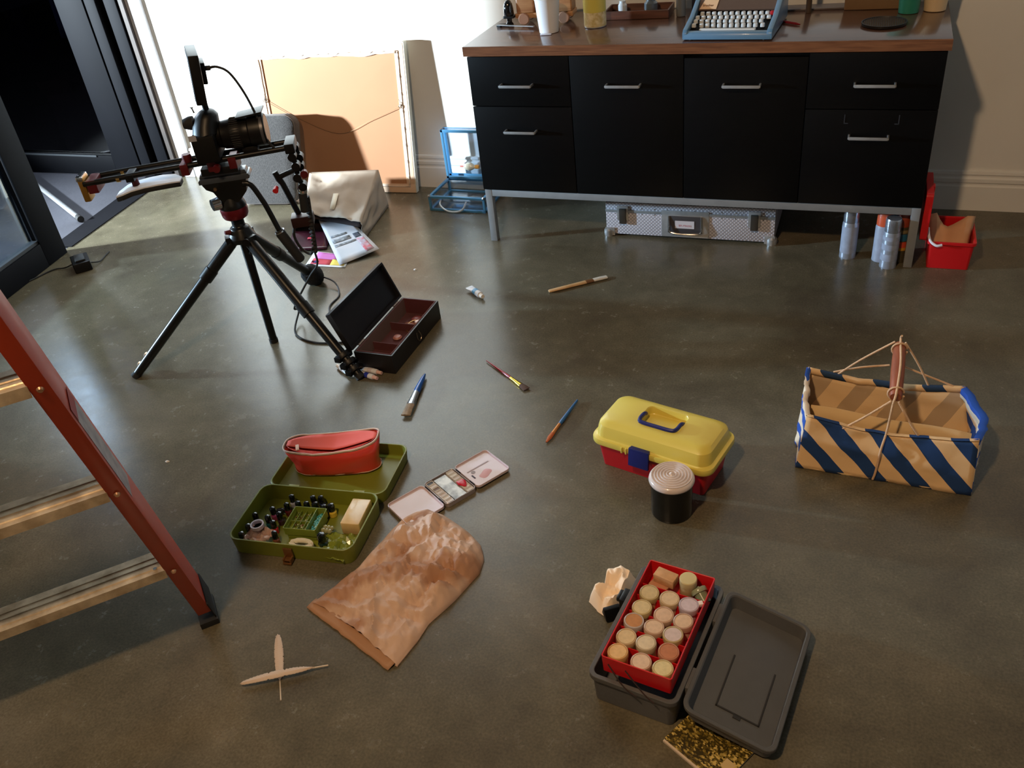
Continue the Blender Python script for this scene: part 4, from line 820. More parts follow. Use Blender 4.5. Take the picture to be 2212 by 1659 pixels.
for s0, dirn in ((0.0, 1), (-0.58, -1)):
    b = MB(); w_, dpt, th = 0.029, 0.0775, 0.004
    out = [(0,0),(0,dpt),(-w_*dirn,dpt),(-w_*dirn,dpt-th),(-th*dirn,dpt-th),(-th*dirn,th),(-w_*dirn,th),(-w_*dirn,0)]
    b.loft([[LP(s0+a, n_, t_) for a, n_ in out] for t_ in (0.045, 1.85)]); rl = b.build('rail', M_or, la, world=True, bevel=0.0012)
    b = MB(); b.loft([[Vector((LP(s0+a*1.0, n_, 0.03).x, LP(s0+a, n_, 0.03).y, z)) for a, n_ in ((0.006*dirn,-0.006),(0.006*dirn,dpt+0.006),(-(w_+0.006)*dirn,dpt+0.006),(-(w_+0.006)*dirn,-0.006))] for z in (0.0, 0.016)])
    b.loft([[LP(s0+a, n_, t_) for a, n_ in ((0.003*dirn,-0.003),(0.003*dirn,dpt+0.003),(0,dpt+0.003),(0,-0.003))] for t_ in (0.01, 0.085)])
    b.build('foot', M_rub, la, world=True, bevel=0.003)
    if dirn == 1:
        b = MB(); b.loft([[LP(s0+0.0008*k, n_, t_) for n_, t_ in ((0.012,0.78),(0.064,0.78),(0.064,0.52),(0.012,0.52))] for k in (0, 1)]); b.build('warning_label', mat('label_pale', (176, 168, 166), 0.5, c2=(140, 132, 134), vs=40), la, world=True)
        b = MB(); b.loft([[LP(s0+0.0009+0.0006*k, n_, t_) for n_, t_ in ((0.012,0.785),(0.064,0.785),(0.064,0.755),(0.012,0.755))] for k in (0, 1)]); b.build('label_strip', mat('label_red', (150, 26, 26), 0.5), la, world=True)
for k, t_ in enumerate((0.270, 0.571, 0.874, 1.175, 1.476)):
    c0 = LP(0, 0, t_); zt = c0.z
    def TP(s, n_, dz): 
        q = c0 + st*s + nr*n_; q.z = zt+dz; return q
    b = MB(); poly = [(-0.001,-0.021),(-0.001,0.0),(0.069,0.0),(0.069,-0.020),(0.066,-0.020),(0.066,-0.003),(0.002,-0.003),(0.002,-0.021)]; sl_ = -0.578 + 2*t_*math.sin(R_(3.75))
    b.loft([[TP(s, n_, dz) for n_, dz in poly] for s in (sl_, -0.0275)])
    for r_ in range(3):
        n_ = 0.012 + r_*0.017; b.loft([[TP(s, n_+a, dz) for a, dz in ((0,0),(0.0015,0.0018),(0.009,0.0018),(0.0105,0))] for s in (sl_+0.004, -0.029)])
    trd = b.build('tread', M_alu, la, world=True)
    MB().rod([(LP(-0.0145, -0.001, t_-0.014), 0.006), (LP(-0.0145, -0.0045, t_-0.014), 0.004)], 14).build('rivet', mat('rivet_alu', (190, 150, 120), 0.35, 0.7), la, world=True)
    MB().rod([(LP(-0.5655, -0.001, t_-0.014), 0.006), (LP(-0.5655, -0.0045, t_-0.014), 0.004)], 14).build('rivet', mat('rivet_alu', (190, 150, 120), 0.35, 0.7), la, world=True)
    if k == 0:
        MB().cyl(TP(-0.045, 0.012, 0.0), TP(-0.045, 0.012, 0.003), 0.004).build('rivet', M_chrome, la, world=True)
        b = MB(); b.rod([(TP(-0.03, 0.03, -0.004), 0.004), (LP(-0.01, 0.04, 0.11), 0.004)], 8); b.build('corner_brace', M_alu, la, world=True)

# ------------------------------------------------------------------ dark wooden box with maroon lining
M_dk = mat('black_wood', (20, 18, 20), 0.4, var=0.1); M_mar = mat('maroon_velvet', (74, 8, 18), 0.85, sheen=0.3, var=0.1)
wb = thing('wooden_box', 'long dark wooden box open on the floor with maroon velvet lining', 'box', (-1.36, 2.16, 0))
X0, X1, Y0, Y1, HB = -1.43, -1.292, 1.985, 2.34, 0.068
MB().tray(X0, X1, Y0, Y1, 0, HB, 0.008, 0.003).build('base', M_dk, wb, world=True)
b = MB(); b.tray(X0+0.006, X1-0.006, Y0+0.006, Y1-0.006, 0.009, HB+0.0015, 0.004, 0.003)
for yy_ in (2.09, 2.215): b.bx(X0+0.01, X1-0.01, yy_-0.002, yy_+0.002, 0.012, 0.042)
b.build('lining', M_mar, wb, world=True)
la_ = R_(112); hx = Vector((math.cos(la_), 0, math.sin(la_))); hn = Vector((math.sin(la_), 0, -math.cos(la_)))
H0 = Vector((X0+0.001, 0, HB+0.004))
def LD(a, y, n_): q = H0 + hx*a + hn*n_; return Vector((q.x, y, q.z))
b = MB(); out = rr(0.138, Y1-Y0, 0.003, 2); cyy = (Y0+Y1)/2
def ll(ins, n_): return [LD(0.070+ (x*(1-2*ins/0.138)), cyy + y*(1-2*ins/(Y1-Y0)), n_) for x, y in out]
b.loft([ll(0.0, -0.022), ll(0, -0.002), ll(0.007, -0.002), ll(0.007, -0.016)]); ldw = b.build('lid', M_dk, wb, world=True)
for yy_ in (2.04, 2.29): MB().box((X0, yy_, HB+0.002), (0.010, 0.035, 0.004)).build('hinge', mat('hinge_pale', (170, 150, 140), 0.35, 0.8), wb, world=True)
MB().tube([(X1+0.002, 2.155, 0.050), (X1+0.006, 2.150, 0.030), (X1+0.007, 2.162, 0.018), (X1+0.007, 2.174, 0.030), (X1+0.002, 2.170, 0.050)], 0.0014, 6).build('clasp', mat('clasp_metal', (120, 112, 100), 0.3, 0.9), wb, world=True)
for lb, nm, x, y, r, mm in (('pale shell disc in the maroon box, nearest its middle', 'shell_disc', -1.372, 2.165, 0.016, mat('shell_a', (172, 112, 100), 0.4)), ('tan shell disc in the far half of the maroon box', 'shell_disc', -1.368, 2.245, 0.022, mat('shell_b', (150, 92, 66), 0.4)), ('reddish shell disc at the far end of the maroon box', 'shell_disc', -1.358, 2.29, 0.020, mat('shell_c', (134, 62, 56), 0.4))):
    o = MB().lathe([(0.001,0),(r*0.9,0.001),(r,0.004),(r*0.7,0.009),(0.001,0.011)], 20).build(nm, mm); o.location = (x, y, 0.014); tag(o, lb, 'shell')
t = thing('glass_stopper', 'shiny pale glass stopper against the front wall of the maroon box', 'stopper', (-1.318, 2.225, 0.015))
MB().lathe([(0.001,0),(0.010,0.001),(0.012,0.008),(0.007,0.014),(0.006,0.022),(0.013,0.030),(0.012,0.036),(0.001,0.040)], 18).build('stopper', mat('stopper_glass', (206, 172, 164), 0.12, coat=0.6), t)
t = thing('bracelet', 'thin gold bracelet lying over the shells in the maroon box', 'bracelet', (-1.345, 2.235, 0.022))
MB().tube([(0.024*math.cos(k*PI/8), 0.030*math.sin(k*PI/8), 0.006*math.sin(k*PI/8)) for k in range(17)], 0.0016, 6, 3).build('band', mat('gold_dull', (190, 150, 96), 0.3, 0.9), t)

# ------------------------------------------------------------------ paint tubes
M_tube = mat('tube_white', (220, 222, 226), 0.35)
def ptube(label, x, y, rz, L=0.085, r=0.010, band=(60, 84, 170), capc=(232, 226, 216), group=None):
    t_ = thing('paint_tube', label, 'paint tube', (x, y, 0), rz, group)
    n = 18; loops = []
    for f, w_, h_ in ((0, 1.25, 0.10), (0.08, 1.24, 0.12), (0.3, 1.15, 0.5), (0.6, 1.03, 0.9), (0.92, 1, 1), (0.99, 0.95, 0.95), (1.0, 0.5, 0.5)):
        loops.append([(L*(f-0.5), r*w_*math.cos(2*PI*k/n), r*1.0 + r*h_*math.sin(2*PI*k/n)) for k in range(n)])
    MB().loft(loops).build('body', M_tube, t_)
    loops = [[(L*(f-0.5), r*w_*1.02*math.cos(2*PI*k/n), r + r*h_*1.02*math.sin(2*PI*k/n)) for k in range(n)] for f, w_, h_ in ((0.50, 1.07, 0.82), (0.74, 1.01, 0.98))]
    MB().loft(loops).build('colour_band', mat('band_%d_%d' % (band[0], band[2]), band, 0.4), t_)
    MB().cyl((L*0.5-0.001, 0, r), (L*0.5+0.017, 0, r), r*0.75, r*0.62, 16).build('cap', mat('cap_%d' % capc[0], capc, 0.45), t_)
    return t_
ptube('lone white paint tube with blue band on the floor between box and brush', -1.238, 2.520, R_(-38), 0.082, 0.012, (96, 160, 206))
ptube('paint tube by the tripod foot, touching the dark wooden box', -1.415, 1.972+0.03, R_(-10), 0.07, 0.009, (60, 84, 170))
ptube('paint tube by the tripod foot with the pinkish cap farthest right', -1.385, 1.978, R_(-9), 0.072, 0.009, (206, 200, 206), (214, 176, 164))
ptube('blue-banded paint tube closest to the photographer at the tripod foot', -1.383, 1.952, R_(-14), 0.07, 0.009, (40, 56, 160), (222, 180, 172))
ptube('paint tube left of the tripod foot with its pale cap turned away', -1.455, 1.956, R_(152), 0.07, 0.009, (206, 206, 210))

# ------------------------------------------------------------------ paintbrushes
def brush(label, p, q, hm, fm, bm_, flat, L, splits, w0, w1, rr_=0.004, bl=0.03, hair_w=None, ferr_label=None):
    p, q = Vector((p[0], p[1], 0)), Vector((q[0], q[1], 0)); d = q-p; L = d.length; t_ = thing('paintbrush', label, 'brush', p, math.atan2(d.y, d.x))
    n = 14; 
    def el(x, a, b_, z): return [(x, a*math.cos(2*PI*k/n), z + b_*math.sin(2*PI*k/n)) for k in range(n)]
    z = max(x_[2] for x_ in splits)+0.0005
    MB().loft([el(f*L, a, b_, z) for f, a, b_ in splits]).build('handle', hm, t_)
    fs = splits[-1]; f1 = w0
    MB().loft([el(fs[0]*L-0.002, fs[1]*1.06, fs[2]*1.08, z), el((fs[0]+f1)/2*L, (fs[1]+flat[0])/2, (fs[2]+flat[1])/2, z), el(f1*L, flat[0], flat[1], z)]).build('ferrule', fm, t_)
    random.seed(5); loops = [el(f1*L-0.001, flat[0]*0.97, flat[1]*0.95, z), el((f1+0.5*(1-f1))*L, flat[2], flat[1]*1.05, z)]
    loops.append([(x + random.uniform(-0.003, 0.001), y, zz) for x, y, zz in el(L, flat[3], flat[1]*0.5, z*0.9)])
    MB().loft(loops).build('bristles', bm_, t_)
    return t_
brush('flat pale wooden brush with short white bristles near the credenza', (-0.975,2.572), (-0.800,2.710), mat('brush_wood', (196, 156, 108), 0.5, var=0.08, vs=30), mat('brown_ferrule', (112, 76, 44), 0.4), mat('bristle_white', (206, 198, 184), 0.9), (0.0115, 0.004, 0.012, 0.012), 0, [(0, 0.007, 0.003), (0.02, 0.009, 0.0045), (0.35, 0.009, 0.005), (0.64, 0.011, 0.0045)], 0.76, 1)
brush('red-handled paintbrush with gold ferrule and dark bristles', (-1.030,2.108), (-0.850,1.985), mat('brush_red', (152, 20, 30), 0.25, coat=0.4), mat('gold_ferrule', (196, 168, 60), 0.25, 0.8), mat('bristle_dark', (84, 64, 54), 0.9), (0.0085, 0.005, 0.0105, 0.012), 0, [(0, 0.0015, 0.0015), (0.25, 0.0032, 0.0032), (0.55, 0.0048, 0.0048), (0.62, 0.0040, 0.0040)], 0.86, 1)
brush('fat blue-handled paintbrush with silver ferrule and caked bristles', (-1.190,1.990), (-1.155,1.780), mat('brush_blue', (24, 86, 170), 0.25, coat=0.4), mat('silver_ferrule', (176, 182, 190), 0.25, 0.85), mat('bristle_tan', (146, 128, 108), 0.9, var=0.3, vs=80), (0.0135, 0.007, 0.013, 0.015), 0, [(0, 0.003, 0.003), (0.12, 0.007, 0.007), (0.40, 0.0102, 0.0102), (0.48, 0.0092, 0.0092)], 0.76, 1)
brush('slim blue-handled paintbrush with copper ferrule and orange bristles', (-0.686,1.962), (-0.713,1.757), mat('brush_blue2', (26, 92, 150), 0.3, coat=0.3), mat('copper_ferrule', (186, 118, 60), 0.28, 0.8), mat('bristle_orange', (176, 92, 48), 0.8), (0.0062, 0.004, 0.0068, 0.003), 0, [(0, 0.0028, 0.0028), (0.3, 0.0046, 0.0046), (0.52, 0.0056, 0.0056), (0.60, 0.0046, 0.0046)], 0.80, 1)

# ------------------------------------------------------------------ green case with craft bottles
M_gr = mat('olive_plastic', (112, 118, 32), 0.42, var=0.04, coat=0.05)
GA = R_(6.5); G0 = Vector((-1.192, 1.292, 0))
gc = thing('green_case', 'open olive green plastic case full of little bottles on the floor', 'case', G0, GA)
MB().tray(-0.166, 0.166, -0.103, 0.103, 0.0, 0.050, 0.004, 0.028, 0.004, 0.005).build('base', M_gr, gc)
MB().tray(-0.166, 0.166, 0.112, 0.318, 0.0, 0.036, 0.004, 0.028, 0.004, 0.005).build('lid', M_gr, gc)
for x in (-0.085, 0.10): MB().box((x, 0.1075, 0.040), (0.030, 0.016, 0.005)).build('hinge', mat('hinge_olive', (140, 140, 70), 0.4), gc, bevel=0.001)
b = MB(); b.bx(-0.013, 0.011, -0.108, -0.103, 0.014, 0.040); b.box((-0.001, -0.113, 0.012), (0.022, 0.014, 0.004)); b.bx(-0.012, -0.008, -0.122, -0.106, 0.004, 0.018); b.bx(0.006, 0.010, -0.122, -0.106, 0.004, 0.018); b.bx(-0.012, 0.010, -0.124, -0.120, 0.002, 0.008)
b.build('clasp', mat('brass_clasp', (132, 92, 54), 0.3, 0.6), gc, bevel=0.0012)
GI = (Matrix.Translation(G0) @ Matrix.Rotation(GA, 4, 'Z')).inverted()
def bottle(label, x, y, body, z=0.0055, r=0.0088, h=0.030, lie=None, capc=(12, 12, 14)):
    t_ = thing('craft_bottle', label, 'bottle', (x, y, z), 0, 'small bottles in the olive case')
    if lie is not None:
        t_.rotation_euler = (0, PI/2*0.92, lie); t_.location.z = z + r
    MB().lathe([(r*0.9,0),(r,0.001),(r,h*0.45),(r*0.55,h*0.62),(r*0.5,h*0.66)], 18).build('body', mat('bot_%d_%d_%d' % body, body, 0.15, coat=0.5), t_)
    MB().lathe([(r*0.5,h*0.6),(r*0.82,h*0.62),(r*0.86,h*0.70),(r*0.86,h*1.12),(r*0.70,h*1.26),(r*0.3,h*1.31),(0.0001,h*1.32)], 18).build('cap', mat('cap_gloss_%d' % capc[0], capc, 0.12, coat=0.6), t_)
bl = [(-1.300,1.318,(30,28,34),'black bottle tipped over near the rear left corner of the olive case',0.4),
 (-1.298,1.302,(176,70,120),'pink bottle in the left half of the olive case',None),(-1.270,1.290,(60,28,50),'dark plum bottle between the pink and red ones',None),
 (-1.270,1.325,(96,24,30),'dark red bottle behind the plum one',None),(-1.274,1.356,(176,178,196),'pale lilac bottle standing alone at the back edge of the olive case',None),
 (-1.244,1.338,(34,36,60),'navy bottle first in the row behind the bead tray',None),(-1.221,1.342,(40,44,40),'grey-green bottle second in the row behind the bead tray',None),
 (-1.216,1.366,(24,28,66),'indigo bottle in the rearmost row, left one',None),(-1.195,1.371,(28,34,70),'indigo bottle in the rearmost row, right one',None),
 (-1.196,1.346,(70,60,110),'violet bottle third in the row behind the bead tray',None),(-1.168,1.342,(36,40,44),'dark bottle at the right end of the row behind the bead tray',None),
 (-1.153,1.350,(206,176,60),'yellow bottle with wide black cap right of the bead tray',None),(-1.293,1.272,(26,96,104),'teal bottle left of the bead tray',None),
 (-1.268,1.258,(206,22,46),'bright red bottle touching the bead tray',None),(-1.331,1.272,(110,60,44),'brown bottle at the left wall of the olive case',None),
 (-1.325,1.232,(30,96,52),'green bottle at the left wall of the olive case',None),(-1.325,1.203,(200,190,150),'cream bottle in the front left corner of the olive case',None),
 (-1.243,1.226,(120,66,50),'copper brown bottle in front of the bead tray',None),(-1.118,1.244,(18,40,36),'large dark green bottle right of the tape roll',None)]
for x, y, c, lb, lie in bl: bottle(lb, x, y, c, r=0.0125 if 'large' in lb else (0.0105 if 'wide' in lb else 0.0088), h=0.034 if 'large' in lb else 0.030, lie=lie)
M_gclr = mat('olive_clear', (120, 136, 50), 0.25, coat=0.3)
bt = thing('bead_tray', 'small green divided tray of beads in the middle of the olive case', 'tray', (-1.192, 1.290, 0.019), R_(8))
b = MB(); b.tray(-0.044, 0.044, -0.040, 0.040, 0.0, 0.024, 0.002, 0.004, 0.001); b.bx(0.016, 0.0175, -0.039, 0.039, 0.003, 0.023); b.build('tray', M_gclr, bt)
b = MB()
for i in range(4): b.bx(-0.042+i*0.0145, -0.041+i*0.0145, -0.039, 0.039, 0.002, 0.013)
b.bx(-0.042, 0.016, -0.001, 0.0, 0.002, 0.013); b.build('divider', M_gclr, bt)
MB().tray(-0.040, 0.040, -0.037, 0.037, -0.013, 0.0, 0.004, 0.004).build('under_tray', M_gclr, bt)
random.seed(21)
def pile(name, label, cx, cy, z, wx, wy, n, r, mts, cat_='beads'):
    b = MB()
    for i in range(n):
        b.mi = random.randrange(len(mts)); T = Matrix.Translation((random.uniform(-wx, wx), random.uniform(-wy, wy), z+random.uniform(0, r))) @ Matrix.Rotation(random.uniform(0, 3), 4, random.choice('XYZ'))
        b.lathe([(0.0001,-r*0.8),(r*0.8,-r*0.5),(r,0),(r*0.8,r*0.5),(0.0001,r*0.8)], 7, T)
    o = b.build(name, mts); o.location = (cx, cy, 0); o.rotation_euler = (0,0,R_(8)); o['kind'] = 'stuff'; tag(o, label, cat_)
pile('turquoise_beads', 'turquoise seed beads filling the right side of the green bead tray', -1.162, 1.294, 0.024, 0.010, 0.035, 130, 0.0028, [mat('turq', (64, 150, 160), 0.25), mat('turq2', (110, 186, 196), 0.2)])
pile('clear_beads', 'clear and pale beads scattered in the left side of the green bead tray', -1.206, 1.288, 0.024, 0.025, 0.034, 70, 0.0022, [mat('bead_pale', (190, 186, 150), 0.2), mat('bead_green', (110, 130, 60), 0.3), mat('bead_brown', (120, 86, 60), 0.3)])
t = thing('beige_box', 'beige rectangular tin standing tilted at the right of the olive case', 'box', (-1.077, 1.345, 0.006), R_(8))
MB().rbox(-0.025, 0.025, -0.046, 0.046, 0.0, 0.036, 0.003, 0.002).build('box', mat('beige_lid', (214, 182, 128), 0.25, var=0.06, vs=40, coat=0.4), t)
t = thing('elastic_roll', 'flat roll of off-white elastic at the front edge of the olive case', 'roll', (-1.165, 1.222, 0.006), R_(6))
random.seed(2)
for k in range(3):
    pts = [((0.030-0.004*k)*math.cos(a*PI/9)+0.002*math.sin(3*a), (0.015-0.003*k)*math.sin(a*PI/9), 0.020) for a in range(19)]
    b = MB(); rows_ = [[Vector((x, y, 0.010)) for x, y, z in pts], [Vector((x, y, 0.024)) for x, y, z in pts]]; b.grid(rows_); b.build('loop', mat('elastic', (216, 208, 184), 0.8), t, solid=0.0022)
t = thing('pink_wrap', 'crumpled pinkish plastic wrap with a white ring in the olive case', 'wrap', (-1.290, 1.222, 0.006))
b = MB(); b.grid([[Vector(((u/9-0.5)*0.066, (v/9-0.5)*0.050, 0.020+0.020*noise.noise(Vector((u*0.55, v*0.6, 4)))+0.012*noise.noise(Vector((u*1.4, v*1.5, 9))))) for v in range(10)] for u in range(10)])
b.build('wrap', mat('pink_plastic', (206, 160, 140), 0.25, c2=(226, 196, 180), vs=40, coat=0.4), t, solid=0.001, ang=20)
MB().lathe([(0.013,0.028),(0.0165,0.028),(0.0170,0.038),(0.0135,0.038),(0.013,0.028)], 24, Matrix.Translation((-0.012, 0.018, 0.0)) ).build('ring', mat('ring_white', (206, 196, 206), 0.3), t)
t = thing('bead_strand', 'cluster of clear plastic bubbles beside the yellow bottle in the olive case', 'beads', (-1.125, 1.285, 0.006))
for k in range(6): MB().lathe([(0.0001,0),(0.005,0.002),(0.0062,0.0065),(0.0045,0.011),(0.0001,0.013)], 12, Matrix.Translation((-0.012+0.009*(k % 3), -0.006+0.011*(k//3), 0.012))).build('bubble', mat('clear_bubble', (150, 150, 110), 0.08, coat=0.8), t)
t = thing('green_cellophane', 'crumpled green cellophane in the front right corner of the olive case', 'wrap', (-1.082, 1.245, 0.006))
b = MB(); b.grid([[Vector(((u/12-0.5)*0.085, (v/12-0.5)*0.085, 0.012+0.016*noise.noise(Vector((u*0.8, v*0.8, 14))))) for v in range(13)] for u in range(13)]); b.build('sheet', mat('cellophane', (122, 134, 44), 0.2, coat=0.5), t, solid=0.001, ang=15)

# ------------------------------------------------------------------ coral pencil pouch on the green lid
M_cor = mat('coral_vinyl', (208, 62, 50), 0.26, coat=0.4, bump=0.25, bs=18); M_corin = mat('coral_lining', (222, 96, 84), 0.75); M_zip = mat('zip_cream', (214, 186, 170), 0.7)
pz = R_(17); P0 = Vector((-1.240, 1.530, 0.006))
pp = thing('pencil_pouch', 'coral vinyl pencil pouch with cream zip standing on the olive lid', 'pouch', P0, pz)
def ploop(z, hx_, hy, bulge=0.0, dz=None, dy=0.0):
    out = []
    for k in range(48):
        a = 2*PI*k/48; c, s_ = math.cos(a), math.sin(a); sg = lambda v: (1 if v > 0 else -1)
        x = hx_*sg(c)*abs(c)**0.55; y = hy*sg(s_)*abs(s_)**0.7
        wv = 0.0060*noise.noise(Vector((x*28, z*30, y*22+3)))
        out.append(Vector((x + wv, y*(1+bulge*math.cos(x*22)) + wv + dy, z + (dz(x) if dz else 0))))
    return out
sag = lambda x: 0.010*(abs(x)/0.11)**2 + 0.006*(x/0.11)
b = MB(); b.loft([ploop(0.001, 0.106, 0.036), ploop(0.004, 0.119, 0.043), ploop(0.016, 0.120, 0.046, 0.05), ploop(0.030, 0.121, 0.044, 0.08), ploop(0.043, 0.124, 0.0475, 0.05), ploop(0.058, 0.125, 0.046, 0.03), ploop(0.076, 0.130, 0.045, 0.0, sag)], c1=False); b.build('body', M_cor, pp, solid=0.0015, ang=50)
MB().loft([ploop(0.076, 0.1295, 0.0445, 0.0, sag), ploop(0.082, 0.1295, 0.0435, 0.0, sag)], False, False).build('zip_tape', M_zip, pp, solid=0.003)
b = MB(); L1 = ploop(0.075, 0.108, 0.0375, 0.0, sag)
def pouch_top(side):
    rows_ = []
    for i in range(23):
        x = -0.125 + 0.25*i/22; w_ = 0.0435*max(0.02, (1-(abs(x)/0.129)**2.6))**0.6; row = []
        for j in range(6):
            f = j/5; y = side*w_*(1-f) + (-0.010 if side > 0 else -0.014)*f
            row.append(Vector((x, y, 0.081+sag(x) - 0.016*math.sin(f*PI*0.5)*(1-abs(x)/0.128) - (0.003 if side < 0 else 0)*f)))
        rows_.append(row)
    return rows_
b.grid(pouch_top(1)); b.build('rear_flap', M_corin, pp, solid=0.0012)
MB().grid(pouch_top(-1)).build('near_flap', M_cor, pp, solid=0.0012)
MB().box((-0.090, -0.022, 0.088), (0.009, 0.024, 0.003), Matrix.Rotation(0.3, 3, 'Z')).build('zip_pull', mat('pull_tan', (220, 176, 150), 0.4), pp, bevel=0.001)
b = MB(); b.loft([ploop(0.0045, 0.1195, 0.0435), ploop(0.0075, 0.1205, 0.0442)], False, False); b.build('piping', M_zip, pp, solid=0.001)

# ------------------------------------------------------------------ folding watercolour tin
M_wc = mat('palette_white', (208, 190, 196), 0.3, var=0.03, coat=0.4); M_wcm = mat('palette_metal', (170, 160, 160), 0.35, 0.4)
wa = math.atan2(0.085+0.075, 0.090+0.0); WCc = Vector((-0.899, 1.517, 0))
axis = (Vector((-0.800,1.575,0))-Vector((-0.985,1.462,0)))
wa = math.atan2(1.608-1.465, -0.850+0.947+0.0) 
wt = thing('watercolour_tin', 'open white folding watercolour tin with pans and a red smear', 'paint tin', (-0.899, 1.519, 0), R_(58))
def wpanel(x0, x1, z, nm, hh=0.008):
    return MB().tray(x0, x1, -0.056, 0.056, z, z+hh, 0.0018, 0.011, 0.0, 0.003)
wpanel(-0.047, 0.047, 0.0, '', 0.014).build('base', M_wcm, wt)
wpanel(0.051, 0.158, 0.006, '').build('lid', M_wc, wt); wpanel(-0.160, -0.051, 0.006, '').build('mixing_leaf', M_wc, wt)
for sx in (-0.049, 0.049):
    for y in (-0.032, 0.032): MB().cyl((sx, y-0.009, 0.014), (sx, y+0.009, 0.014), 0.0022, seg=8).build('hinge', mat('hinge_dark', (50, 46, 50), 0.4, 0.6), wt)
for ri, x in enumerate((-0.032, 0.032)):
    for k in range(7):
        y = -0.045 + k*0.015
        pn = MB().tray(x-0.010, x+0.010, y-0.0065, y+0.0065, 0.004, 0.0135, 0.001, 0.001).build('pan', M_paper, wt)
        c = [(206,196,190),(214,206,196),(196,180,170),(200,190,186),(120,96,80),(206,200,196),(60,56,60)][k] if ri == 0 else [(206,200,196),(210,202,190),(196,20,44),(214,206,200),(200,190,184),(210,206,200),(196,188,180)][k]
        MB().box((x, y, 0.010), (0.017, 0.010, 0.003)).build('paint', mat('pan_%d_%d' % (c[0], c[1]), c, 0.5), pn)
MB().bx(-0.018, 0.018, -0.05, 0.05, 0.004, 0.010).build('brush_bay', mat('bay_grey', (120, 118, 116), 0.3, 0.3, c2=(190, 186, 180), vs=40), wt)
b = MB(); b.loft([[(0.030+0.012*k*math.cos(a), -0.012+0.016*k*math.sin(a)*(1+0.3*math.sin(3*a)), 0.0138+z) for a in [i*PI/8 for i in range(16)]] for k, z in ((1,0),(0.8,0.0012))]); b.build('red_smear', mat('red_paint', (196, 20, 44), 0.25), wt)
ld_ = [c for c in wt.children if c.name.startswith('lid')][0]
b = MB(); b.bx(0.066, 0.070, -0.020, -0.004, 0.0092, 0.0098); b.build('printed_mark', mat('mark_dark', (60, 50, 70), 0.6), ld_)
b = MB(); b.bx(0.066, 0.135, 0.012, 0.016, 0.0092, 0.0096); b.build('crease', mat('crease_grey', (166, 150, 156), 0.6), ld_)
b = MB(); b.loft([[(0.100+0.020*k*math.cos(a), -0.022+0.013*k*math.sin(a)*(1+0.4*math.sin(2*a)), 0.0092+z) for a in [i*PI/10 for i in range(20)]] for k, z in ((1,0),(0.9,0.0004))]); b.build('pink_stain', mat('stain_pink', (216, 168, 178), 0.5), ld_)
MB().cyl((0.078, 0.004, 0.0092), (0.078, 0.004, 0.0098), 0.006).build('thumb_mark', mat('mark_grey', (150, 140, 146), 0.5), ld_)

# ------------------------------------------------------------------ crumpled brown paper bag
kb = thing('kraft_bag', 'crumpled brown paper bag lying flat in the centre foreground', 'bag', (-0.87, 1.19, 0))
def poly_pts(pts, n):
    P = [Vector((x, y, 0)) for x, y in pts]; ds = [0]
    for a, c in zip(P[:-1], P[1:]): ds.append(ds[-1]+(c-a).length)
    out = []
    for i in range(n+1):
        t_ = ds[-1]*i/n; k = max(j for j in range(len(ds)) if ds[j] <= t_+1e-9); k = min(k, len(P)-2); f = (t_-ds[k])/max(1e-9, ds[k+1]-ds[k]); out.append(P[k].lerp(P[k+1], f))
    return out
NU, NV = 84, 128
bot = poly_pts([(-1.055,1.078),(-0.998,1.062),(-0.879,1.014),(-0.817,0.986),(-0.783,0.974)], NU)
topk = poly_pts([(-0.972,1.385),(-0.945,1.415),(-0.921,1.430),(-0.873,1.420),(-0.825,1.398),(-0.782,1.375),(-0.742,1.345),(-0.728,1.325)], NU)
lef = poly_pts([(-1.055,1.078),(-1.030,1.130),(-1.000,1.200),(-0.985,1.300),(-0.972,1.385)], NV)
rig = poly_pts([(-0.783,0.974),(-0.769,1.045),(-0.765,1.095),(-0.736,1.171),(-0.712,1.262),(-0.718,1.305),(-0.728,1.325)], NV)
def ridged(p, sc, sd):
    v = Vector((p.x*sc+sd, p.y*sc-sd, sd*1.7)); return 1-abs(noise.noise(v))*2.2
def facet(p, sc, sd):   # crease-like cellular planes
    v = Vector((p.x*sc+sd, p.y*sc*0.8+sd*2, sd)); d, pts_ = noise.voronoi(v); return d[1]-d[0]
def plin(x, y, cell, sd):   # piecewise-linear noise: flat facets meeting in sharp creases
    a = sd*1.3; X = (x*math.cos(a)-y*math.sin(a))/cell+sd*7.1; Y = (x*math.sin(a)+y*math.cos(a))/cell+sd*3.7
    X += Y*0.5; i, j = math.floor(X), math.floor(Y); fx, fy = X-i, Y-j
    H = lambda p, q: noise.cell(Vector((p+0.5, q+0.5, sd+0.5)))
    if fx+fy < 1: return H(i,j)*(1-fx-fy)+H(i+1,j)*fx+H(i,j+1)*fy
    return H(i+1,j+1)*(fx+fy-1)+H(i+1,j)*(1-fy)+H(i,j+1)*(1-fx)
def crumple(x, y, s=1.0): return plin(x, y, 0.062*s, 1)*0.017*s + plin(x, y, 0.033*s, 2)*0.010*s + plin(x, y, 0.017*s, 3)*0.0050*s + plin(x, y, 0.009*s, 5)*0.0022*s
Pk = []
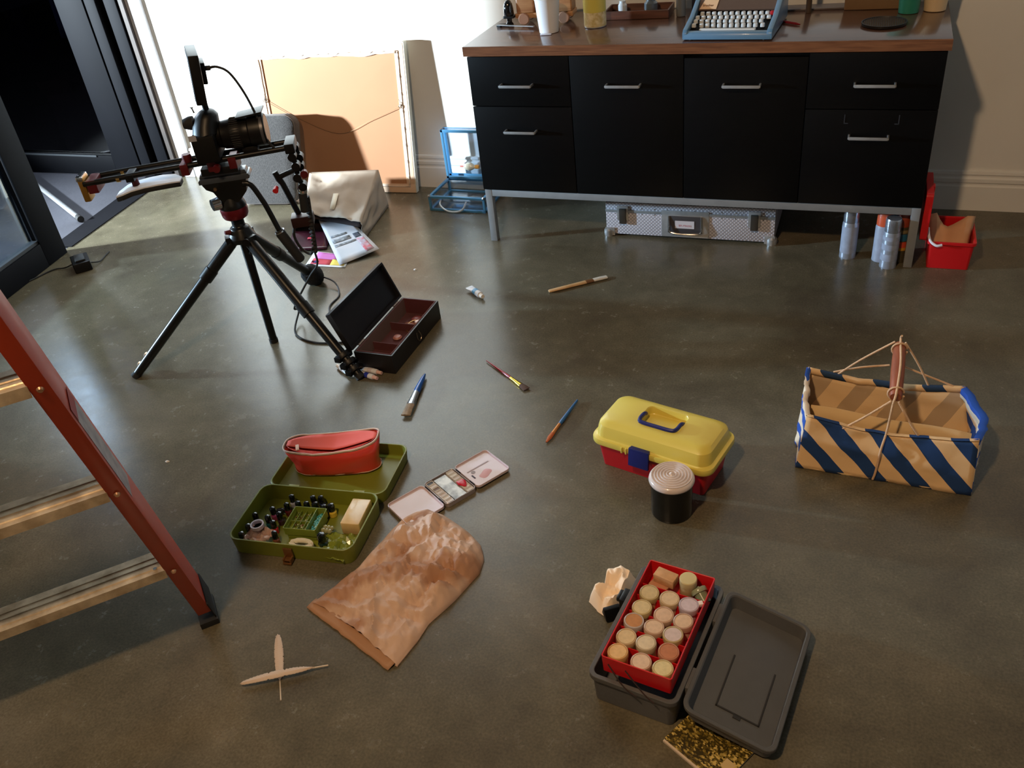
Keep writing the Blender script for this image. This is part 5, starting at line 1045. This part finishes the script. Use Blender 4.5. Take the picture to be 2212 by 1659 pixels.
for j in range(NV+1):
    row = []
    for i in range(NU+1):
        u, v = i/NU, j/NV
        p = bot[i]*(1-v)+topk[i]*v + lef[j]*(1-u)+rig[j]*u - (bot[0]*(1-u)*(1-v)+bot[-1]*u*(1-v)+topk[0]*(1-u)*v+topk[-1]*u*v)
        e = min(u, 1-u)*2; ev = min(1, (1-v)*7); prof_ = min(1, (e*3.2))**0.6 * (0.35+0.65*min(1, v*2.2)) * ev**0.6
        h = 0.034*prof_
        crk = 1.35*(crumple(p.x, p.y))*min(1, (1-v)*9)*min(1, e*4+0.15)+0.006
        # a raised central ridge running down the bag and a tall crease near the mouth
        h += 0.010*math.exp(-((u-0.70)/0.05)**2)*min(1, v*3)*ev
        if v < 0.35: h += 0.020*math.exp(-abs(u-(0.74-1.2*v))/0.05)*(1-v/0.35)**0.5*min(1, v*25)
        row.append(Vector((p.x, p.y, max(0.0035, 0.004 + h + (crk-0.008)*0.9*(0.3+0.7*prof_)))))
    Pk.append(row)
def kraft_mat():
    mt, nt, b_ = nodes_mat('crumpled_kraft'); L = nt.links.new; N = nt.nodes.new
    tc = N('ShaderNodeTexCoord'); n_ = N('ShaderNodeTexNoise'); n_.inputs['Scale'].default_value = 5.5; n_.inputs['Detail'].default_value = 3; L(tc.outputs['Object'], n_.inputs[0])
    r = N('ShaderNodeValToRGB'); r.color_ramp.elements[0].position = 0.44; r.color_ramp.elements[0].color = lin((170, 126, 96)); r.color_ramp.elements[1].position = 0.50; r.color_ramp.elements[1].color = lin((200, 166, 142)); L(n_.outputs[0], r.inputs[0]); L(r.outputs[0], b_.inputs['Base Color'])
    v1 = N('ShaderNodeTexVoronoi'); v1.feature = 'DISTANCE_TO_EDGE'; v1.inputs['Scale'].default_value = 34; L(tc.outputs['Object'], v1.inputs[0])
    bp = N('ShaderNodeBump'); bp.inputs['Strength'].default_value = 0.35; bp.inputs['Distance'].default_value = 0.004; L(v1.outputs[0], bp.inputs['Height']); L(bp.outputs[0], b_.inputs['Normal'])
    b_.inputs['Roughness'].default_value = 0.6; return mt
MK = kraft_mat()
b = MB(); b.grid(Pk); under = [[Vector((p.x, p.y, 0.0012)) for p in row] for row in Pk]; b.grid(under)
for i in range(NV):   # close the long sides and the folded end
    for c in (0, NU): b._f([b.bm.verts.new(q) for q in (Pk[i][c], Pk[i+1][c], under[i+1][c], under[i][c])])
for i in range(NU): b._f([b.bm.verts.new(q) for q in (Pk[NV][i], Pk[NV][i+1], under[NV][i+1], under[NV][i])])
bmesh.ops.remove_doubles(b.bm, verts=b.bm.verts, dist=0.0002)
b.build('bag', MK, kb, world=True, ang=24)
b = MB(); n = 20; rows_ = []
for k in range(4):
    f = k/3; rows_.append([ (Vector((-1.055,1.078,0))*(1-i/n) + Vector((-0.792,0.974,0))*(i/n)) + Vector((0.012*f-0.006, 0.026*f-0.014+0.004*noise.noise(Vector((i*0.7,0,1))), 0.003+0.006*f+0.003*abs(noise.noise(Vector((i*0.5,f,3)))))) for i in range(n+1)])
b.grid(rows_); b.build('mouth_edge', mat('kraft_edge', (172, 130, 98), 0.6), kb, world=True, solid=0.001, ang=30)

# ------------------------------------------------------------------ yellow and red plastic toolbox
M_yel = mat('yellow_plastic', (222, 202, 92), 0.36, coat=0.1); M_red3 = mat('toy_red', (186, 22, 32), 0.42); M_navy = mat('navy_plastic', (24, 34, 104), 0.4)
yb = thing('toy_toolbox', 'red plastic toolbox with yellow lid and blue handle', 'toolbox', (-0.388, 1.742, 0), R_(-13.5))
MB().tray(-0.152, 0.152, -0.078, 0.078, 0.0, 0.086, 0.004, 0.018, 0.012).build('base', M_red3, yb)
def lp3(ix, iy, z, r=0.030): return [(x, y, z) for x, y in rr(0.330-2*ix, 0.178-2*iy, r, 7)]
b = MB(); rec = [(x, y+0.004) for x, y in rr(0.112, 0.076, 0.014, 7)]
b.loft([lp3(0.006,0.006,0.080), lp3(0.001,0.001,0.081), lp3(0,0,0.084), lp3(0,0,0.094), lp3(0.001,0.001,0.0975), lp3(0.006,0.006,0.0985), lp3(0.009,0.009,0.101), lp3(0.011,0.012,0.122), lp3(0.013,0.016,0.132), lp3(0.020,0.026,0.141), lp3(0.028,0.036,0.1445),
        [(x*1.04, y*1.05, 0.1465) for x, y in rec], [(x, y, 0.1462) for x, y in rec], [(x*0.97, y*0.97, 0.1435) for x, y in rec], [(x*0.93, y*0.93, 0.126) for x, y in rec], [(x*0.90, y*0.90, 0.1245) for x, y in rec]])
b.build('lid', M_yel, yb, ang=25)
MB().tube([(-0.052, 0.012, 0.141), (-0.051, -0.002, 0.149), (-0.050, -0.026, 0.150), (-0.040, -0.036, 0.150), (0.0, -0.037, 0.150), (0.040, -0.036, 0.150), (0.050, -0.026, 0.150), (0.051, -0.002, 0.149), (0.052, 0.012, 0.141)], 0.0052, 10, 5).build('handle', M_navy, yb)
b = MB(); b.box((-0.022, -0.0905, 0.078), (0.056, 0.009, 0.052), Matrix.Rotation(R_(-6), 3, 'X')); b.box((-0.022, -0.086, 0.101), (0.052, 0.014, 0.006)); b.build('latch', M_navy, yb, bevel=0.0022)
for x in (-0.070, -0.058): MB().rbox(x-0.0025, x+0.0025, -0.093, -0.088, 0.080, 0.097, 0.002, 0.001).build('latch_lug', M_yel, yb)

# ------------------------------------------------------------------ black jar with ribbed white lid
jr = thing('ribbed_jar', 'black round jar with white concentric-ribbed lid in front of the yellow toolbox', 'jar', (-0.331, 1.577, 0))
MB().lathe([(0.046,0),(0.049,0.003),(0.0495,0.008),(0.0495,0.098),(0.046,0.100)], 56).build('body', mat('gloss_black_jar', (8, 8, 8), 0.22, coat=0.3), jr)
pf = [(0.0500,0.0975),(0.0535,0.0985),(0.0545,0.102),(0.0535,0.107),(0.0500,0.1125)]
r_ = 0.0455
while r_ > 0.004:
    z_ = 0.1125 + 0.0035*(1-(r_/0.046)**2); pf += [(r_+0.0036, z_), (r_+0.0026, z_+0.0026), (r_+0.0010, z_+0.0026), (r_, z_), (r_-0.0010, z_-0.0012)]; r_ -= 0.0072
pf += [(0.003, 0.121), (0.0001, 0.1213)]
MB().lathe(pf, 56).build('lid', mat('ribbed_white', (214, 200, 194), 0.3, coat=0.3), jr, ang=60)

# ------------------------------------------------------------------ striped fabric basket with rope handle
def stripes(name, c1, c2, k, period, duty, ph):
    mt, nt, b_ = nodes_mat(name); L = nt.links.new; N = nt.nodes.new
    tc = N('ShaderNodeTexCoord'); n_ = N('ShaderNodeTexNoise'); n_.inputs['Scale'].default_value = 9; L(tc.outputs['Object'], n_.inputs[0])
    dp = N('ShaderNodeVectorMath'); dp.operation = 'DOT_PRODUCT'; dp.inputs[1].default_value = k; L(tc.outputs['Object'], dp.inputs[0])
    a = N('ShaderNodeMath'); a.operation = 'MULTIPLY_ADD'; a.inputs[1].default_value = 0.02; L(n_.outputs[0], a.inputs[0]); L(dp.outputs['Value'], a.inputs[2])
    m1 = N('ShaderNodeMath'); m1.operation = 'MULTIPLY_ADD'; m1.inputs[1].default_value = 1/period; m1.inputs[2].default_value = ph; L(a.outputs[0], m1.inputs[0])
    fr = N('ShaderNodeMath'); fr.operation = 'FRACT'; L(m1.outputs[0], fr.inputs[0])
    lt = N('ShaderNodeMath'); lt.operation = 'LESS_THAN'; lt.inputs[1].default_value = duty; L(fr.outputs[0], lt.inputs[0])
    mx = N('ShaderNodeMixRGB'); L(lt.outputs[0], mx.inputs[0]); mx.inputs[1].default_value = lin(c1); mx.inputs[2].default_value = lin(c2); L(mx.outputs[0], b_.inputs['Base Color'])
    n2 = N('ShaderNodeTexNoise'); n2.inputs['Scale'].default_value = 14; n2.inputs['Detail'].default_value = 4; L(tc.outputs['Object'], n2.inputs[0])
    bp = N('ShaderNodeBump'); bp.inputs['Strength'].default_value = 0.35; bp.inputs['Distance'].default_value = 0.01; L(n2.outputs[0], bp.inputs['Height']); L(bp.outputs[0], b_.inputs['Normal'])
    b_.inputs['Roughness'].default_value = 0.9; return mt
BW, BB = (226, 188, 138), (22, 58, 108)
S_front = stripes('stripe_front', BW, BB, (1, 0, 1), 0.099, 0.48, 0.12); S_side_lit = stripes('stripe_side_lit', (226, 208, 184), (30, 78, 168), (0.25, 0.12, 1.0), 0.062, 0.46, 0.1)  # end panels: cool side light painted in as lighter, bluer stripes
S_back = stripes('stripe_back', BW, (34, 60, 92), (1, 0, 0.8), 0.118, 0.42, 0.35); S_in = stripes('stripe_lining', (220, 186, 140), (176, 150, 118), (1, 0, -0.6), 0.11, 0.45, 0.2)
bk = thing('fabric_basket', 'blue and cream striped fabric basket with rope handle', 'basket', (0.13, 1.93, 0))
cor_b = [Vector((-0.064,1.806,0.001)), Vector((0.335,1.792,0.001)), Vector((0.345,2.010,0.001)), Vector((-0.072,2.010,0.001))]
cor_t = [Vector((-0.050,1.836,0.142)), Vector((0.330,1.822,0.140)), Vector((0.312,2.055,0.128)), Vector((-0.066,2.050,0.140))]
def wall(i0, i1, n, m_, bow, sagz, seed):
    A, B_, C_, D_ = cor_b[i0], cor_b[i1], cor_t[i1], cor_t[i0]; P = []
    e = (B_-A).normalized(); nrm = Vector((e.y, -e.x, 0))
    for i in range(n+1):
        row = []
        for j in range(m_+1):
            u, v = i/n, j/m_; p = A*(1-u)*(1-v)+B_*u*(1-v)+C_*u*v+D_*(1-u)*v
            p = p + nrm*(bow*math.sin(PI*u)*v + (0.009*noise.noise(Vector((u*5+seed, v*3, seed)))+0.004*noise.noise(Vector((u*13+seed, v*6, seed))))*math.sin(PI*u)) + Vector((0,0, -sagz*math.sin(PI*u)*v**2))
            row.append(p)
        P.append(row)
    return P, nrm
def rim_fold(P, nrm, mt, nm, w_=0.018, drop=0.012):
    rows_ = []
    for row in P:
        t_ = row[-1]; rows_.append([t_ + nrm*0.001, t_ + nrm*0.003 + Vector((0,0,0.003)), t_ - nrm*0.004 + Vector((0,0,0.004)), t_ - nrm*w_*0.5 + Vector((0,0,0.001)), t_ - nrm*w_*0.55 - Vector((0,0,drop))])
    return rows_
for i0, i1, bow, sg_, sd, mt, nm, inn in ((0,1,-0.006,0.024,1.0,S_front,'long_panel',S_in),(1,2,0.030,0.010,3.0,S_side_lit,'end_panel',S_side_lit),(2,3,-0.006,0.012,5.0,S_back,'long_panel',S_in),(3,0,0.006,-0.004,7.0,S_side_lit,'end_panel',S_in)):
    P, nrm = wall(i0, i1, 30, 12, bow, sg_, sd)
    o = MB().grid(P).build(nm, mt, bk, world=True, solid=0.0025, ang=60)
    MB().grid([[p - nrm*0.0035 for p in row[:-1]] for row in P]).build('lining', inn if i0 != 2 else S_in, o, world=True, solid=0.001, ang=60)
    MB().grid(rim_fold(P, nrm, mt, nm, 0.014 if i0 != 1 else 0.026, 0.010 if i0 != 1 else 0.02)).build('rim_fold', mt, o, world=True, solid=0.002, ang=60)
b = MB(); b.loft([[p + Vector((0,0,z)) for p in cor_b] for z in (0.0, 0.004)]); b.build('base', mat('cream_canvas', (222, 190, 140), 0.9), bk, world=True)
# stiff cream insert flap standing inside along the near wall
b = MB(); b.grid([[Vector((-0.045+0.37*i/12, 1.885-0.012*i/12+0.004*math.sin(i*0.8), 0.006)) + Vector((0, 0.030*j/4, 0.115*j/4 - 0.02*(i/12)*(j/4))) for j in range(5)] for i in range(13)]); b.build('inner_flap', mat('cream_canvas', (222, 190, 140), 0.9), bk, world=True, solid=0.002)
M_rope = mat('cotton_rope', (214, 176, 138), 0.9, bump=0.6, bs=220)
h0, h1 = Vector((0.1455, 2.045, 0.242)), Vector((0.142, 1.858, 0.212))
b = MB(); b.rod([(h0+(h1-h0)*f, r_) for f, r_ in ((0,0.0125),(0.03,0.0145),(0.3,0.0155),(0.5,0.016),(0.7,0.0155),(0.97,0.0145),(1.0,0.0125))], 20); b.build('wooden_grip', mat('terracotta_wood', (160, 86, 54), 0.45, c2=(138, 70, 42), vs=14, aniso=(6, 1, 6)), bk, world=True)
def rope(pts, r=0.0026): MB().tube(pts, r, 8, 5).build('rope', M_rope, bk, world=True)
up_ = Vector((0,0,1)); pk = Vector((0.146, 2.040, 0.272))
rope([h1+Vector((-0.008,-0.006,-0.008)), (0.08,1.842,0.155), (0.035,1.836,0.118)]); rope([h1+Vector((0.008,-0.006,-0.008)), (0.185,1.840,0.150), (0.215,1.838,0.108)])
rope([h0+Vector((-0.012,0.004,0.006)), (0.06,2.048,0.185), (0.008,2.050,0.130)]); rope([h0+Vector((0.012,0.004,0.006)), (0.20,2.05,0.180), (0.236,2.052,0.108)])
rope([(-0.002,2.052,0.136), (0.06,2.056,0.156), (0.13,2.052,0.175)]); rope([(0.16,2.054,0.175), (0.22,2.056,0.152), (0.285,2.054,0.130)])
rope([pk, h0+up_*0.014, (h0+h1)/2+Vector((0.004,0,0.0185)), h1+Vector((0.0,-0.002,0.0135)), h1+Vector((-0.004,-0.016,-0.01)), (0.134,1.835,0.125), (0.126,1.808,0.09), (0.122,1.798,0.03), (0.118,1.797,0.004)], 0.0028)
for hh in (h0+(h1-h0)*0.06, h0+(h1-h0)*0.90):
    d_ = (h1-h0).normalized(); a_ = Vector((1,0,0)); c_ = d_.cross(a_)
    rope([hh + (a_*math.cos(k*PI/6)+c_*math.sin(k*PI/6))*0.0175 + d_*0.001*k for k in range(13)], 0.0024)
rope([(0.06,1.862,0.100), (0.135,1.858,0.098), (0.21,1.852,0.088)], 0.0018)
for x, z in ((0.062, 0.100), (0.135, 0.098), (0.208, 0.089)): MB().cyl((x, 1.852, z), (x, 1.857, z), 0.0045, seg=10).build('eyelet', mat('eyelet_dark', (50, 36, 30), 0.5), bk, world=True)

# ------------------------------------------------------------------ grey case with red tray of jars
M_gry = mat('grey_case_plastic', (86, 87, 88), 0.48, var=0.05, vs=20, bump=0.15, bs=140)
gA = R_(-7.5)
gk = thing('grey_case', 'open dark grey plastic case, its lid folded flat to the right', 'case', (-0.268, 1.150, 0), gA)
MB().tray(-0.085, 0.085, -0.150, 0.150, 0, 0.078, 0.004, 0.016, 0.004).build('base', M_gry, gk)
MB().ring(-0.090, 0.090, -0.155, 0.155, 0.068, 0.080, 0.009, 0.019).build('rim', M_gry, gk)
lx0, lx1 = 0.101, 0.266
def tilt(b):   # the lid hangs from its raised hinge and rests on its outer edge
    for v in b.bm.verts: v.co.z += (lx1+0.004-v.co.x)*0.25
    return b
ldg = tilt(MB().tray(lx0, lx1, -0.150, 0.150, 0.002, 0.036, 0.005, 0.018, 0.005, 0.004)).build('lid', M_gry, gk)
tilt(MB().ring(lx0-0.004, lx1+0.004, -0.154, 0.154, 0.029, 0.038, 0.008, 0.021)).build('lid_rim', M_gry, gk)
b = MB()
rect = [(0.145,-0.095,0.228,-0.092),(0.145,-0.095,0.148,0.030),(0.225,-0.095,0.228,0.030),(0.180,-0.102,0.194,-0.094)]
for a, c, d, e in rect: b.bx(min(a,d), max(a,d), min(c,e), max(c,e), 0.0058, 0.0080)
tilt(b)
b.build('moulded_ridge', mat('grey_ridge', (44, 42, 40), 0.5), ldg)
for y in (-0.085, 0.085): MB().box((0.0955, y, 0.060), (0.010, 0.050, 0.040)).build('hinge', M_gry, gk, bevel=0.002)
b = MB(); b.box((-0.096, 0.060, 0.058), (0.014, 0.036, 0.040)); b.box((-0.106, 0.060, 0.070), (0.010, 0.026, 0.012)); b.build('latch', mat('latch_black', (14, 13, 14), 0.3), gk, bevel=0.003)
rt = thing('red_tray', 'red divided plastic tray resting in the dark grey case', 'tray', (-0.2635, 1.146, 0.0815), gA)
rtw = MB(); rtw.tray(-0.070, 0.070, -0.134, 0.134, 0.0, 0.045, 0.0025, 0.005, 0.002); rtw.build('tray', M_red, rt)
b = MB()
for y in (-0.086, -0.042, 0.002, 0.046, 0.078): b.bx(-0.067, 0.067, y-0.0009, y+0.0009, 0.002, 0.030)
b.build('divider', M_red, rt)
b = MB(); b.tube([(-0.055, -0.136, 0.030), (-0.02, -0.152, 0.004), (0.01, -0.160, -0.003)], 0.0014, 6); b.build('wire_bail', mat('bail_grey', (100, 84, 80), 0.3, 0.8), rt)
b = MB(); b.tube([(-0.02, -0.137, 0.030), (0.02, -0.152, 0.004), (0.045, -0.160, -0.003)], 0.0014, 6); b.build('wire_bail', mat('bail_grey', (100, 84, 80), 0.3, 0.8), rt)
RT = Matrix.Translation((-0.2635, 1.146, 0.0815)) @ Matrix.Rotation(gA, 4, 'Z')
jars = [(-0.300,1.205,(196,176,130),(204,184,140),'yellowish jar with scuffed lid, rearmost at the left side of the red tray'),
 (-0.258,1.198,(212,186,150),(216,192,158),'pale peach jar in the middle column of the red tray, rearmost'),
 (-0.217,1.191,(196,180,190),(206,190,200),'lilac-white jar with scribbled lid, rearmost in the right column'),
 (-0.304,1.162,(206,184,134),(212,192,146),'cream jar second from the back at the left side of the red tray'),
 (-0.259,1.156,(206,170,146),(214,184,158),'pinkish beige jar second from the back in the middle column'),
 (-0.216,1.149,(196,164,144),(212,182,152),'tan-rimmed jar second from the back in the right column'),
 (-0.313,1.124,(200,186,180),(190,132,80),'clear jar with caramel-coloured contents at the left side of the red tray'),
 (-0.271,1.118,(206,172,146),(216,186,156),'beige jar in the middle column, third from the back'),
 (-0.231,1.112,(196,176,182),(206,188,186),'lilac-white jar with a grey mark, third in the right column'),
 (-0.316,1.084,(206,176,136),(214,188,144),'cream jar fourth from the back at the left side'),
 (-0.275,1.078,(196,178,148),(214,196,164),'cream-centred jar with grey rim, fourth in the middle column'),
 (-0.233,1.071,(196,140,112),(186,120,84),'brownish jar with a dark stain on its lid'),
 (-0.322,1.044,(216,170,112),(222,180,122),'orange-cream jar with solid lid in the front left corner of the red tray'),
 (-0.276,1.034,(206,170,148),(218,190,164),'pinkish jar at the front wall of the red tray, in the middle'),
 (-0.234,1.027,(206,186,136),(216,200,150),'pale yellow jar in the front right corner of the red tray')]
random.seed(8)
for x, y, rim_, top_, lb in jars:
    lp_ = RT.inverted() @ Vector((x, y, 0)); lp_.x = max(-0.046, min(0.046, lp_.x)); lp_.y = max(-0.112, lp_.y); q = RT @ Vector((lp_.x, lp_.y, 0.0035))
    t_ = thing('cream_jar', lb, 'jar', q, random.uniform(0, 6), 'screw-top jars in the red tray')
    t_.rotation_euler.x = random.uniform(-0.06, 0.06); t_.rotation_euler.y = random.uniform(-0.06, 0.06)
    R0 = 0.0195
    MB().lathe([(R0*0.86,0),(R0*0.92,0.001),(R0*0.95,0.024),(R0*0.9,0.026)], 28).build('pot', mat('pot_%d_%d' % rim_[:2], rim_, 0.3, coat=0.3), t_)
    MB().lathe([(R0*0.98,0.023),(R0*1.04,0.024),(R0*1.05,0.034),(R0*1.00,0.0365),(R0*0.88,0.037),(R0*0.84,0.0355)], 28).build('lid_rim', mat('rimjar_%d_%d' % rim_[:2], tuple(max(0, c-14) for c in rim_), 0.25, coat=0.3), t_)
    MB().lathe([(R0*0.84,0.0340),(R0*0.84,0.0362),(R0*0.4,0.0366),(0.0001,0.0366)], 28).build('lid_label', mat('disc_%d_%d' % top_[:2], top_, 0.55, var=0.06, vs=130), t_)
t = thing('tall_cream_jar', 'tall cream screw jar standing in the rear compartment of the red tray', 'jar', RT @ Vector((0.022, 0.104, 0.0035)))
MB().lathe([(0.016,0),(0.017,0.002),(0.017,0.034),(0.0155,0.036)], 28).build('pot', mat('cream_pot_b', (196, 176, 132), 0.4), t)
MB().lathe([(0.0172,0.034),(0.0178,0.036),(0.0178,0.050),(0.0165,0.052),(0.0001,0.0525)], 28).build('lid', mat('cream_lid_b', (206, 190, 140), 0.45), t)
t = thing('green_jar', 'grey-green jar tipped on its side in the rear compartment of the red tray', 'jar', RT @ Vector((0.054, 0.096, 0.021)), gA+0.5)
t.rotation_euler = (R_(12), R_(62), gA+2.7)
MB().lathe([(0.012,-0.014),(0.0135,-0.012),(0.0135,0.008),(0.012,0.010)], 24).build('pot', mat('jar_green', (120, 130, 100), 0.2, coat=0.4), t)
MB().lathe([(0.0165,0.008),(0.0172,0.010),(0.0172,0.016),(0.0160,0.018),(0.006,0.018),(0.005,0.022),(0.0001,0.022)], 24).build('lid', mat('jar_green_lid', (146, 154, 126), 0.3, coat=0.4), t)
for lb, px_, py_, pz_, sx, sy, sz, ro, c in (('larger sponge-like beige block on top in the rear of the red tray', -0.026, 0.106, 0.034, 0.046, 0.026, 0.022, -0.15, (206, 160, 116)), ('lower beige block under the bigger one in the red tray', -0.036, 0.092, 0.016, 0.040, 0.022, 0.016, -0.25, (190, 134, 100))):
    t = thing('foam_block', lb, 'block', RT @ Vector((px_, py_, pz_-sz/2+0.0)), gA+ro); MB().rbox(-sx/2, sx/2, -sy/2, sy/2, 0, sz, 0.002, 0.0015).build('block', mat('foam_%d' % c[0], c, 0.85, var=0.08, vs=60, bump=0.3, bs=150), t)
t = thing('white_cube', 'tiny white cube wedged at the right wall of the red tray', 'cube', RT @ Vector((0.060, 0.066, 0.030)), 0.5); MB().rbox(-0.005, 0.005, -0.005, 0.005, 0, 0.009, 0.001, 0.001).build('cube', M_paper, t)
b = MB().box(RT @ Vector((0.022, 0.062+0.018, 0.012)), (0.026, 0.010, 0.008), Matrix.Rotation(gA, 3, 'Z')); o = b.build('dark_bit', M_black); tag(o, 'small dark bar lying beside the tall cream jar in the red tray', 'bar')
# tissue and black clip beside the grey case
ts = thing('crumpled_tissue', 'crumpled peach tissue on the floor left of the grey case', 'tissue', (-0.400, 1.280, 0))
def blob(cx, cy, R1, R2, H, seed, rot=0, nu=26, nv=12):
    rows_ = []
    for j in range(nv+1):
        v = j/nv; row = []
        for i in range(nu+1):
            a = 2*PI*i/nu; rr_ = (1-v)*(1+0.30*noise.noise(Vector((math.cos(a)*1.6+seed, math.sin(a)*1.6, v*1.5)))) 
            x, y = R1*rr_*math.cos(a), R2*rr_*math.sin(a)
            h = H*min(1, v*3.5)**0.6*(0.65+0.55*noise.noise(Vector((x*38+seed, y*38, 2)))+0.35*ridged(Vector((x, y, 0)), 34, seed)*0.5)
            row.append(Vector((cx + x*math.cos(rot)-y*math.sin(rot), cy + x*math.sin(rot)+y*math.cos(rot), max(0.0015, h))))
        rows_.append(row)
    return rows_
tc_ = Vector((-0.398, 1.283, 0)); ol = [(-0.446,1.247),(-0.447,1.268),(-0.425,1.278),(-0.424,1.317),(-0.412,1.347),(-0.385,1.350),(-0.362,1.337),(-0.362,1.305),(-0.370,1.272),(-0.378,1.250),(-0.386,1.232),(-0.402,1.216),(-0.420,1.226)]
rows_ = []
for j in range(17):
    v = j/16; row = []
    for i in range(66):
        q = i/65*13; k = int(q) % 13; a_, c_ = Vector((*ol[k], 0)), Vector((*ol[(k+1) % 13], 0)); p = a_.lerp(c_, q-int(q)).lerp(tc_, v)
        row.append(Vector((p.x+0.3*plin(p.x, p.y, 0.02, 8)*0.008, p.y, max(0.0015, min(1, v*4.0)**0.7*(0.020+1.2*crumple(p.x+3, p.y, 0.75)+0.022*max(0, 1-((p.x+0.395)**2+(p.y-1.305)**2)/0.0016))))))
    rows_.append(row)
b = MB(); b.grid(rows_); bmesh.ops.remove_doubles(b.bm, verts=b.bm.verts, dist=0.0002); b.build('tissue', mat('tissue_peach', (254, 228, 196), 0.9, sheen=0.2), ts, world=True, ang=35)
ck = thing('black_clip', 'black bulldog clip on the floor between tissue and grey case', 'clip', (-0.386, 1.222, 0), R_(35))
b = MB(); b.loft([[(x, y, z) for y, z in ((-0.016,0.004),(0.016,0.004),(0.005,0.030),(-0.005,0.030))] for x in (-0.018, 0.018)]); b.build('clip_body', M_black, ck, bevel=0.002)
MB().tube([(0.012, 0.012, 0.006), (0.016, 0.028, 0.012), (0, 0.038, 0.014), (-0.016, 0.028, 0.012), (-0.012, 0.012, 0.006)], 0.0016, 6).build('wire_arm', M_darkmetal, ck)
# ------------------------------------------------------------------ glitter notebook
def glitter():
    mt, nt, b_ = nodes_mat('gold_glitter'); L = nt.links.new; N = nt.nodes.new
    tc = N('ShaderNodeTexCoord'); mp = N('ShaderNodeMapping'); mp.inputs['Scale'].default_value = (220, 330, 1); mp.inputs['Rotation'].default_value = (0, 0, 0.6); L(tc.outputs['Object'], mp.inputs[0])
    v = N('ShaderNodeTexVoronoi'); v.inputs['Scale'].default_value = 1.0; L(mp.outputs[0], v.inputs[0]); s_ = N('ShaderNodeSeparateColor'); L(v.outputs['Color'], s_.inputs[0])
    n_ = N('ShaderNodeTexNoise'); n_.inputs['Scale'].default_value = 28; L(tc.outputs['Object'], n_.inputs[0])
    ad = N('ShaderNodeMath'); ad.operation = 'MULTIPLY_ADD'; ad.inputs[1].default_value = 1.2; L(n_.outputs[0], ad.inputs[0]); L(s_.outputs[0], ad.inputs[2])
    r = N('ShaderNodeValToRGB'); e = r.color_ramp.elements; e[0].position = 0.55; e[0].color = lin((58, 48, 16)); e[1].position = 1.0; e[1].color = lin((216, 190, 110)); k = e.new(0.8); k.color = lin((126, 106, 40)); 
    dv = N('ShaderNodeMath'); dv.operation = 'MULTIPLY'; dv.inputs[1].default_value = 0.62; L(ad.outputs[0], dv.inputs[0]); L(dv.outputs[0], r.inputs[0]); L(r.outputs[0], b_.inputs['Base Color']); b_.inputs['Roughness'].default_value = 0.4; return mt
c1_, c2_, c3_ = Vector((-0.199,0.962,0)), Vector((-0.118,1.040,0)), Vector((-0.062,0.983,0))
nb = thing('notebook', 'gold glitter notebook with white page edges at the bottom of the scene', 'notebook', (-0.122, 0.978, 0), R_(-29))
MB().bx(-0.075, 0.055, -0.064, 0.042, 0.0008, 0.0058).build('pages', mat('page_edge', (214, 196, 176), 0.7), nb)
MB().rbox(-0.076, 0.056, -0.060, 0.043, 0.0058, 0.0070, 0.003, 0.0003).build('cover', glitter(), nb)
MB().bx(0.030, 0.050, -0.030, -0.010, 0.0070, 0.0075).build('sticker', mat('sticker_pale', (206, 180, 130), 0.5), nb)
# ------------------------------------------------------------------ feathers
M_fe = mat('feather_white', (206, 184, 164), 0.8, sheen=0.3)
def feather(label, tip, end, vane0, w1, w2, z0, seed, bend=0.0):
    tip, end = Vector((tip[0], tip[1], 0)), Vector((end[0], end[1], 0)); d = end-tip; L = d.length; t_ = thing('feather', label, 'feather', tip, math.atan2(d.y, d.x))
    Z = lambda f: z0 + bend*math.sin(PI*f)
    MB().rod([((f*L, 0, Z(f)+0.001), 0.0006+0.0011*f) for f in [k/14 for k in range(15)]], 8).build('quill', mat('quill', (206, 190, 168), 0.4), t_)
    random.seed(seed); rows_ = []
    n = 60
    for k in range(n+1):
        f = vane0*k/n; s_ = math.sin(min(1, f/vane0*1.02)*PI)**0.45 if 0 < f < vane0 else 0.05
        notch = 1 - (0.5*random.random() if random.random() < 0.08 else 0.06*random.random())
        rows_.append([Vector((f*L-0.004*abs(a)*(1 if f > 0.02 else 0), a*(w1 if a > 0 else w2)*s_*(notch if abs(a) > 0.9 else 1), Z(f)+0.0015+0.003*(1-abs(a))+0.0006*math.sin(k*2.2)*abs(a))) for a in (-1, -0.66, -0.33, 0, 0.33, 0.66, 1)])
    MB().grid(rows_).build('vane', M_fe, t_, solid=0.0004)
feather('white feather lying across the other one, quill pointing right', (-1.083,0.838), (-0.925,0.932), 0.86, 0.012, 0.008, 0.009, 4, 0.004)
feather('white feather under the other, its tip pointing away to the back', (-1.083,0.978), (-0.982,0.833), 0.74, 0.011, 0.010, 0.001, 9, 0.0)
# crumbs of debris
for x, y, lb in ((-1.756, 1.437, 'pale chip of debris alone on the floor between ladder and olive case'), (-1.545, 2.66, 'tiny white fleck on the floor near the dark box lid')):
    o = MB().loft([[(0.006*k*math.cos(a)*(1+0.4*math.sin(2*a)), 0.004*k*math.sin(a), z) for a in [i*PI/5 for i in range(10)]] for k, z in ((1,0),(0.9,0.002),(0.4,0.004))]).build('debris_chip', M_paper); o.location = (x, y, 0); tag(o, lb, 'debris')
